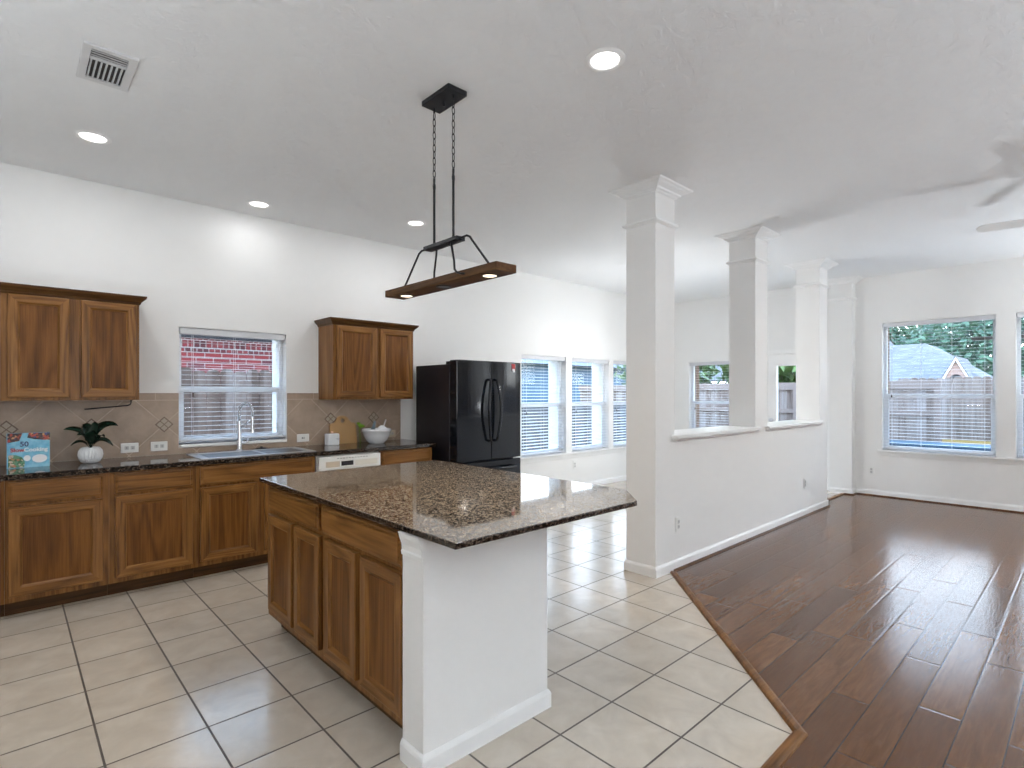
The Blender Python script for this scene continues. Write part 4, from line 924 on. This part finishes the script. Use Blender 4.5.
# pendant
PX, PY = 1.755, 2.438
t = empty('pendant_light', (PX, PY, 1.99), 'black chain-hung pendant with a long wooden bar of lamps over the island', 'pendant light')
B(PX - 0.062, PX + 0.062, PY - 0.126, PY + 0.126, CEIL - 0.028, CEIL - 0.0005).build('canopy', 'black', t, bevel=0.002)
MB().lathe([(0.0, -0.055), (0.007, -0.054), (0.010, -0.047), (0.007, -0.030), (0.007, -0.02)], (PX, PY, CEIL), 12).build('finial', 'black', t, smooth=True)
for yy_ in (2.352, 2.530):
    m = MB(); zt = CEIL - 0.03; k = 0
    m.tube([(PX, yy_, CEIL - 0.03), (PX, yy_, CEIL - 0.055)], 0.006, 8)
    while zt > 2.615:
        a_, b_ = 0.0085, 0.022; pts = []
        for q in range(16):
            an = 2 * PI * q / 16; u_ = a_ * math.cos(an); w_ = b_ * math.sin(an) * (1.0) + (0.0)
            pts.append((PX + (u_ if k % 2 else 0), yy_ + (0 if k % 2 else u_), zt - 0.045 + w_))
        m.tube(pts, 0.0024, 6, closed=True); zt -= 0.036; k += 1
    m.build('chain', 'black', t, smooth=True)
    m = MB(); m.tube([(PX, yy_, 2.625), (PX, yy_, 2.585)], 0.004, 8); m.tube([(PX, yy_, 2.585), (PX, yy_, 2.245)], 0.0072, 10); m.build('rod', 'black', t, smooth=False)
hub = B(PX - 0.028, PX + 0.028, 2.285, 2.600, 2.230, 2.252).build('hub', 'black', t, bevel=0.003)
ZT = 2.047; ZB = 2.007
for pts in ([(PX, 2.60, 2.243), (PX, 2.655, 2.245), (PX, 2.685, 2.232), (PX, 2.70, 2.215), (PX, 2.853, ZT)],
            [(PX, 2.285, 2.243), (PX, 2.235, 2.245), (PX, 2.208, 2.232), (PX, 2.195, 2.215), (PX, 2.04, ZT)],
            [(PX - 0.02, 2.345, 2.238), (PX - 0.028, 2.33, 2.205), (PX - 0.045, 2.285, 2.115), (PX - 0.072, 2.245, 2.058), (PX - 0.073, 2.225, 2.040), (PX - 0.073, 2.19, 2.028), (PX - 0.070, 2.165, 2.024)],
            [(PX + 0.02, 2.535, 2.238), (PX + 0.028, 2.55, 2.205), (PX + 0.045, 2.595, 2.115), (PX + 0.072, 2.635, 2.058), (PX + 0.073, 2.655, 2.040), (PX + 0.073, 2.69, 2.028), (PX + 0.070, 2.715, 2.024)]):
    MB().tube(pts, 0.006, 8).build('arm', 'black', t, smooth=True)
bar = B(PX - 0.066, PX + 0.066, 1.928, 2.956, ZB, ZT).build('wooden_bar', 'bar_wood', t, bevel=0.002)
for yy_, lit in ((2.818, 1), (2.440, 0), (2.052, 1)):
    MB().lathe([(0.0, -0.003), (0.034, -0.003), (0.035, -0.0003), (0.0, -0.0003)], (PX, yy_, ZB), 24).build('lamp_lens', 'lens_warm' if lit else 'lens_off', bar)
    MB().lathe([(0.036, -0.0003), (0.036, -0.004), (0.042, -0.004), (0.043, -0.0003)], (PX, yy_, ZB), 24, cap0=False, cap1=False).build('lamp_ring', 'black', bar)
    if lit: area_lamp('pendant_lamp', (0, yy_ - PY, ZB - 0.012 - 1.99), 5.0, 0.07, (1.0, 0.82, 0.6), parent=t)

# ceiling fan of the living room (its blade tip enters the picture at the right edge)
FX, FYY = 5.9, 0.0
t = empty('ceiling_fan', (FX, FYY, 2.6), 'white ceiling fan, one blade tip showing at the right edge', 'ceiling fan')
MB().lathe([(0.0, 0.449), (0.07, 0.449), (0.065, 0.40), (0.02, 0.385), (0.012, 0.38), (0.012, 0.25), (0.06, 0.24), (0.11, 0.20), (0.115, 0.13), (0.08, 0.09), (0.0, 0.085)], (FX, FYY, 2.6), 32).build('motor', 'plastic', t, smooth=False)
MB().lathe([(0.0, 0.0), (0.06, 0.008), (0.10, 0.03), (0.115, 0.06), (0.10, 0.085), (0.0, 0.086)], (FX, FYY, 2.6), 32).build('light_bowl', 'lens', t, smooth=True)
for k in range(5):
    an = math.radians(101 + 72 * k); c_, s_ = math.cos(an), math.sin(an)
    poly = [(0.10, -0.025), (0.2, -0.035), (0.24, -0.06), (0.62, -0.07), (0.665, -0.05), (0.68, 0.0), (0.665, 0.05), (0.62, 0.07), (0.24, 0.06), (0.2, 0.035), (0.10, 0.025)]
    MB().prism(poly, -0.004, 0.004, lambda a, b, w: (FX + a * c_ - b * s_, FYY + a * s_ + b * c_, 2.755 + w + b * 0.18)).build('blade', 'plastic', t, bevel=0.001)
for k in range(6):
    an = 2 * PI * k / 6; area_lamp('fan_lamp', (0.08 * math.cos(an), 0.08 * math.sin(an), -0.02), FAN_W / 6, 0.06, (1.0, 0.9, 0.78), (math.cos(an) * 0.5, math.sin(an) * 0.5, -1), parent=t)

# ------------------------------------------------------------------ outdoors
GZ = -0.25
gm = MB().cells([-14, XL - 0.3, BX + 0.34, 60], [-14, YB - 0.3, WY + 0.34, 40], lambda u, v: XL - 0.3 < u < BX + 0.34 and YB - 0.3 < v < WY + 0.34, GZ - 0.1, GZ, lambda a, b, w: (a, b, w))
struct(gm.build('ground', 'lawn', loc=(0, 0, GZ)), 'lawn around the house seen through the windows', 'lawn')
struct(B(BX + 0.34, 11.6, -4, 5.2, GZ, -0.06).build('ground_patio', 'concrete', loc=(0, 0, 0)), 'grey concrete patio outside the living room windows', 'patio')

def fence(axis, pos, a0, a1, ztop, label, mat, rails=(), kick=False, posts=(), dog=0.03, thick=0.018, zb=None):
    """axis 'x': boards spread along X at y=pos, seen from -Y; axis 'y': along Y at x=pos, seen from -X."""
    mp = (lambda a, z, d: (a, pos + d, z)) if axis == 'x' else (lambda a, z, d: (pos + d, a, z))
    t = empty('wooden_fence', mp((a0 + a1) / 2, GZ, 0), label, 'fence')
    m = MB(); a = a0; rg = random.Random(int(pos * 10)); zb = GZ + 0.05 if zb is None else zb
    while a < a1 - 0.02:
        b = min(a + 0.139, a1); zt = ztop + rg.uniform(-0.018, 0.018); m.prism([(a, zb), (b, zb), (b, zt - dog), (b - 0.03, zt), (a + 0.03, zt), (a, zt - dog)], 0, thick, mp); a += 0.145
    m.build('pickets', mat, t, weld=False)
    def bx(u0, u1, v0, v1, d0, d1, nm, mt):
        p = mp(u0, v0, d0); q = mp(u1, v1, d1); B(p[0], q[0], p[1], q[1], p[2], q[2]).build(nm, mt, t)
    for z0_, z1_ in rails: bx(a0, a1, z0_, z1_, -0.045, -0.001, 'rail', 'rail')
    for u in posts: bx(u - 0.045, u + 0.045, GZ, ztop - 0.06, -0.135, -0.046, 'post', 'rail')
    if kick: bx(a0, a1, 0.335, 0.485, -0.04, -0.001, 'kickboard', 'kick')
    return t
fence('x', 7.0, -1.5, 4.7, 1.70, 'weathered picket fence outside the window over the sink', 'fence_x', dog=0.035)
fence('x', 7.55, 4.9, 12.2, 1.22, 'dark low fence outside the breakfast windows', 'fence_dark', dog=0.0)
fence('y', 12.5, 1.93, 10.5, 1.66, 'fence section with crossing rails outside the end wall', 'fence_y', rails=((1.50, 1.66), (1.00, 1.09), (0.2, 0.29)), posts=(1.98, 4.4, 6.8), dog=0.0)
fence('y', 14.0, -6.0, 2.9, 1.75, 'pale flush-board fence with a yellow board along its foot', 'fence_y', kick=True, zb=0.30)
o = B(11.75, 12.25, -4.5, 2.75, GZ, 0.50)
o.box(11.70, 12.30, -4.5, 2.75, 0.50, 0.54); o = o.build('garden_ledge', 'bluewood', bevel=0.01); tag(o, 'low dark blue-grey ledge in front of the fence outside the large window', 'ledge')

struct(B(-6, 14, -16, YB - 0.2, GZ, -0.02).build('ground_reflector', 'reflector', loc=(0, 0, 0)), 'unseen pale ground slab added behind the camera to bounce daylight', 'reflector')  # added pale slab, bounces daylight in through the back opening
# brick house behind sink window
t = empty('brick_house', (1.5, 9.0, GZ), 'red brick neighbouring house behind the fence outside the sink window', 'house')
B(-3, 4.4, 8.6, 11, GZ, 2.01).build('brick_wall', 'brick', t)
B(-3, 4.4, 8.59, 11, 2.01, 2.20).build('soldier_course', 'soldier', t)
B(-3.2, 4.6, 8.15, 11, 2.42, 2.5).build('eave', 'soffit', t); B(-3, 4.4, 8.60, 11, 2.20, 2.42).build('frieze_board', 'soffit', t)
# blue-grey house behind breakfast windows
t = empty('sided_house', (14, 16.5, GZ), 'blue-grey neighbouring house seen through the breakfast windows', 'house')
m = MB().box(6.5, 22, 14.0, 19, GZ, 2.5)
z_ = GZ
while z_ < 2.45: m.prism([(13.985, z_), (14.0, z_), (14.0, z_ + 0.15), (13.995, z_ + 0.15)], 6.5, 22, lambda y, z, w: (w, y, z)); z_ += 0.155
m.build('siding', 'siding', t, weld=False)
m = MB().loft([[(6.2, 13.6, 2.5), (6.2, 19.4, 2.5), (6.2, 16.5, 3.1)], [(22.3, 13.6, 2.5), (22.3, 19.4, 2.5), (22.3, 16.5, 3.1)]]); m.build('roof', 'slate', t)
# gabled house far behind the big window
t = empty('gabled_house', (21, 5, GZ), 'house with grey hip roof and small gable beyond the fence', 'house')
B(18.9, 22.5, 2.0, 11, GZ, 1.70).build('house_wall', 'pinkwall', t)
m = MB(); m.add([(18.5, 1.85, 1.66), (18.5, 6.0, 1.66), (21.0, 3.65, 2.95), (21.0, 6.0, 2.95), (22.6, 1.85, 1.66), (22.6, 3.65, 2.95)], [(0, 1, 3, 2), (0, 2, 5, 4)]); m.build('hip_roof', 'roof', t, solid=0.06)
m = MB(); m.add([(20.0, 4.2, 1.9), (20.0, 11, 1.9), (22.4, 5.4, 3.78), (22.4, 11, 3.78), (23.0, 4.0, 1.9), (23.0, 5.4, 3.78)], [(0, 1, 3, 2), (0, 2, 5, 4)]); m.build('upper_roof', 'roof', t, solid=0.06)
gx = 18.35; gy, gz, hw_, gb = 2.53, 2.32, 0.31, 1.70
m = MB().prism([(gy - hw_, gb), (gy + hw_, gb), (gy, gz)], gx, gx + 0.12, lambda y, z, w: (w, y, z)); m.build('gable_wall', 'pinkwall', t)
m = MB().prism([(gy + 0.13 * math.cos(PI * k / 10), gb + 0.10 + 0.13 * math.sin(PI * k / 10)) for k in range(11)], gx - 0.02, gx, lambda y, z, w: (w, y, z)); m.build('arched_vent', 'dark', t)
m = MB()
for s_ in (-1, 1): m.prism([(gy + s_ * (hw_ + 0.05), gb - 0.01), (gy + s_ * (hw_ - 0.01), gb - 0.01), (gy, gz - 0.02), (gy, gz + 0.07)], gx - 0.10, gx - 0.02, lambda y, z, w: (w, y, z))
m.build('rake_board', 'trim', t)
m = MB().add([(gx - 0.1, gy - hw_ - 0.05, gb - 0.005), (gx - 0.1, gy, gz + 0.075), (gx - 0.1, gy + hw_ + 0.05, gb - 0.005), (20.2, gy - hw_ - 0.05, gb - 0.005), (20.2, gy, gz + 0.075), (20.2, gy + hw_ + 0.05, gb - 0.005)], [(0, 1, 4, 3), (1, 2, 5, 4)]); m.build('gable_roof', 'roof', t, solid=0.03)

# patio fan hung from the pergola
t = empty('patio_fan', (11.0, 0.66, 2.2), 'dark outdoor patio fan seen through the large windows', 'outdoor fan')
MB().lathe([(0.0, 0.0), (0.05, 0.005), (0.09, 0.04), (0.09, 0.12), (0.05, 0.15), (0.012, 0.16), (0.012, 0.46), (0.05, 0.47), (0.06, 0.5985)], (11.0, 0.66, 2.2), 24).build('motor', 'tassel', t)
for k in range(4):
    an = math.radians(92 + 90 * k); c_, s_ = math.cos(an), math.sin(an)
    MB().prism([(0.08, -0.03), (0.2, -0.05), (0.66, -0.06), (0.68, 0.0), (0.66, 0.06), (0.2, 0.05), (0.08, 0.03)], -0.005, 0.005, lambda a, b, w: (11.0 + a * c_ - b * s_, 0.66 + a * s_ + b * c_, 2.27 + w + b * 0.3)).build('blade', 'tassel', t)
t = empty('patio_pergola', (10.3, 0.6, 2.8), 'open patio pergola outside the living room windows', 'pergola')
for xx_ in (9.25, 11.0): B(xx_ - 0.05, xx_ + 0.05, -3.5, 3.0, 2.80, 2.95).build('beam', 'trim', t)
for k in range(5): B(9.2, 11.2, -3.4 + k * 1.58, -3.32 + k * 1.58, 2.95, 3.05).build('rafter', 'trim', t)
for yy_ in (-3.4, 2.95): B(10.94, 11.06, yy_ - 0.06, yy_ + 0.06, -0.06, 2.80).build('post', 'trim', t)

# trees
def make_tree(h, r, mat, seed, n=900, leaf_s=0.20):
    rg = random.Random(seed)
    t = empty('tree', (0, 0, GZ), 'tree', 'tree')
    m = MB(); m.tube([(0, 0, GZ), (0.05, 0.02, GZ + h * 0.3), (0.0, 0.06, GZ + h * 0.8)], [0.16, 0.12, 0.04], 8)
    for k in range(6):
        an = rg.uniform(0, 2 * PI); z = GZ + h * rg.uniform(0.3, 0.6); m.tube([(0, 0, z), (r * 0.6 * math.cos(an), r * 0.6 * math.sin(an), z + h * 0.25)], [0.05, 0.015], 5)
    m.build('trunk', 'bark', t)
    m = MB()
    for k in range(n):
        while True:
            p = Vector((rg.uniform(-1, 1), rg.uniform(-1, 1), rg.uniform(-1, 1)))
            if 0.25 < p.length < 1: break
        p = Vector((p.x * r, p.y * r, GZ + h * 0.58 + p.z * h * 0.42))
        for q in range(3):
            c = p + Vector((rg.gauss(0, 0.16), rg.gauss(0, 0.16), rg.gauss(0, 0.12)))
            a = Vector((rg.gauss(0, 1), rg.gauss(0, 1), rg.gauss(0, 1))).normalized(); b = a.orthogonal().normalized(); s_ = leaf_s * rg.uniform(0.5, 1.1)
            m.add([c - a * s_, c + b * s_ * 0.45, c + a * s_, c - b * s_ * 0.45], [(0, 1, 2, 3)])
    m.build('crown', mat, t, weld=False)
    return t
ta = make_tree(5.2, 2.75, 'tree_a', 1, 2300); tb = make_tree(3.7, 1.45, 'tree_b', 2, 900)
spots = [(27.2, 2.9, 0.0, ta, 'dark green tree right behind the small gable'), (27.2, 9.8, 1.1, ta, 'dark green tree behind the left end of the hip roof'), (27.2, -4.0, 2.0, ta, 'dark green tree past the right edge of the large window'),
         (16.4, 9.9, 0.4, tb, 'light green tree over the fence seen through the first half wall opening'), (15.5, 5.9, 1.9, tb, 'light green tree over the fence seen through the glazed door'),
         (34.2, -0.6, 0.7, ta, 'dark green tree in the second row, right of the gable'), (34.2, 6.9, 1.7, ta, 'dark green tree in the second row, farther left')]
used = set()
for x, y, rz, src, lab in spots:
    if src.name not in used: used.add(src.name); o = src; o.location = (x, y, GZ); o.rotation_euler.z = rz
    else: o = copy_tree(src, (x, y, GZ), rz)
    tag(o, lab, 'tree', 'trees beyond the fences')
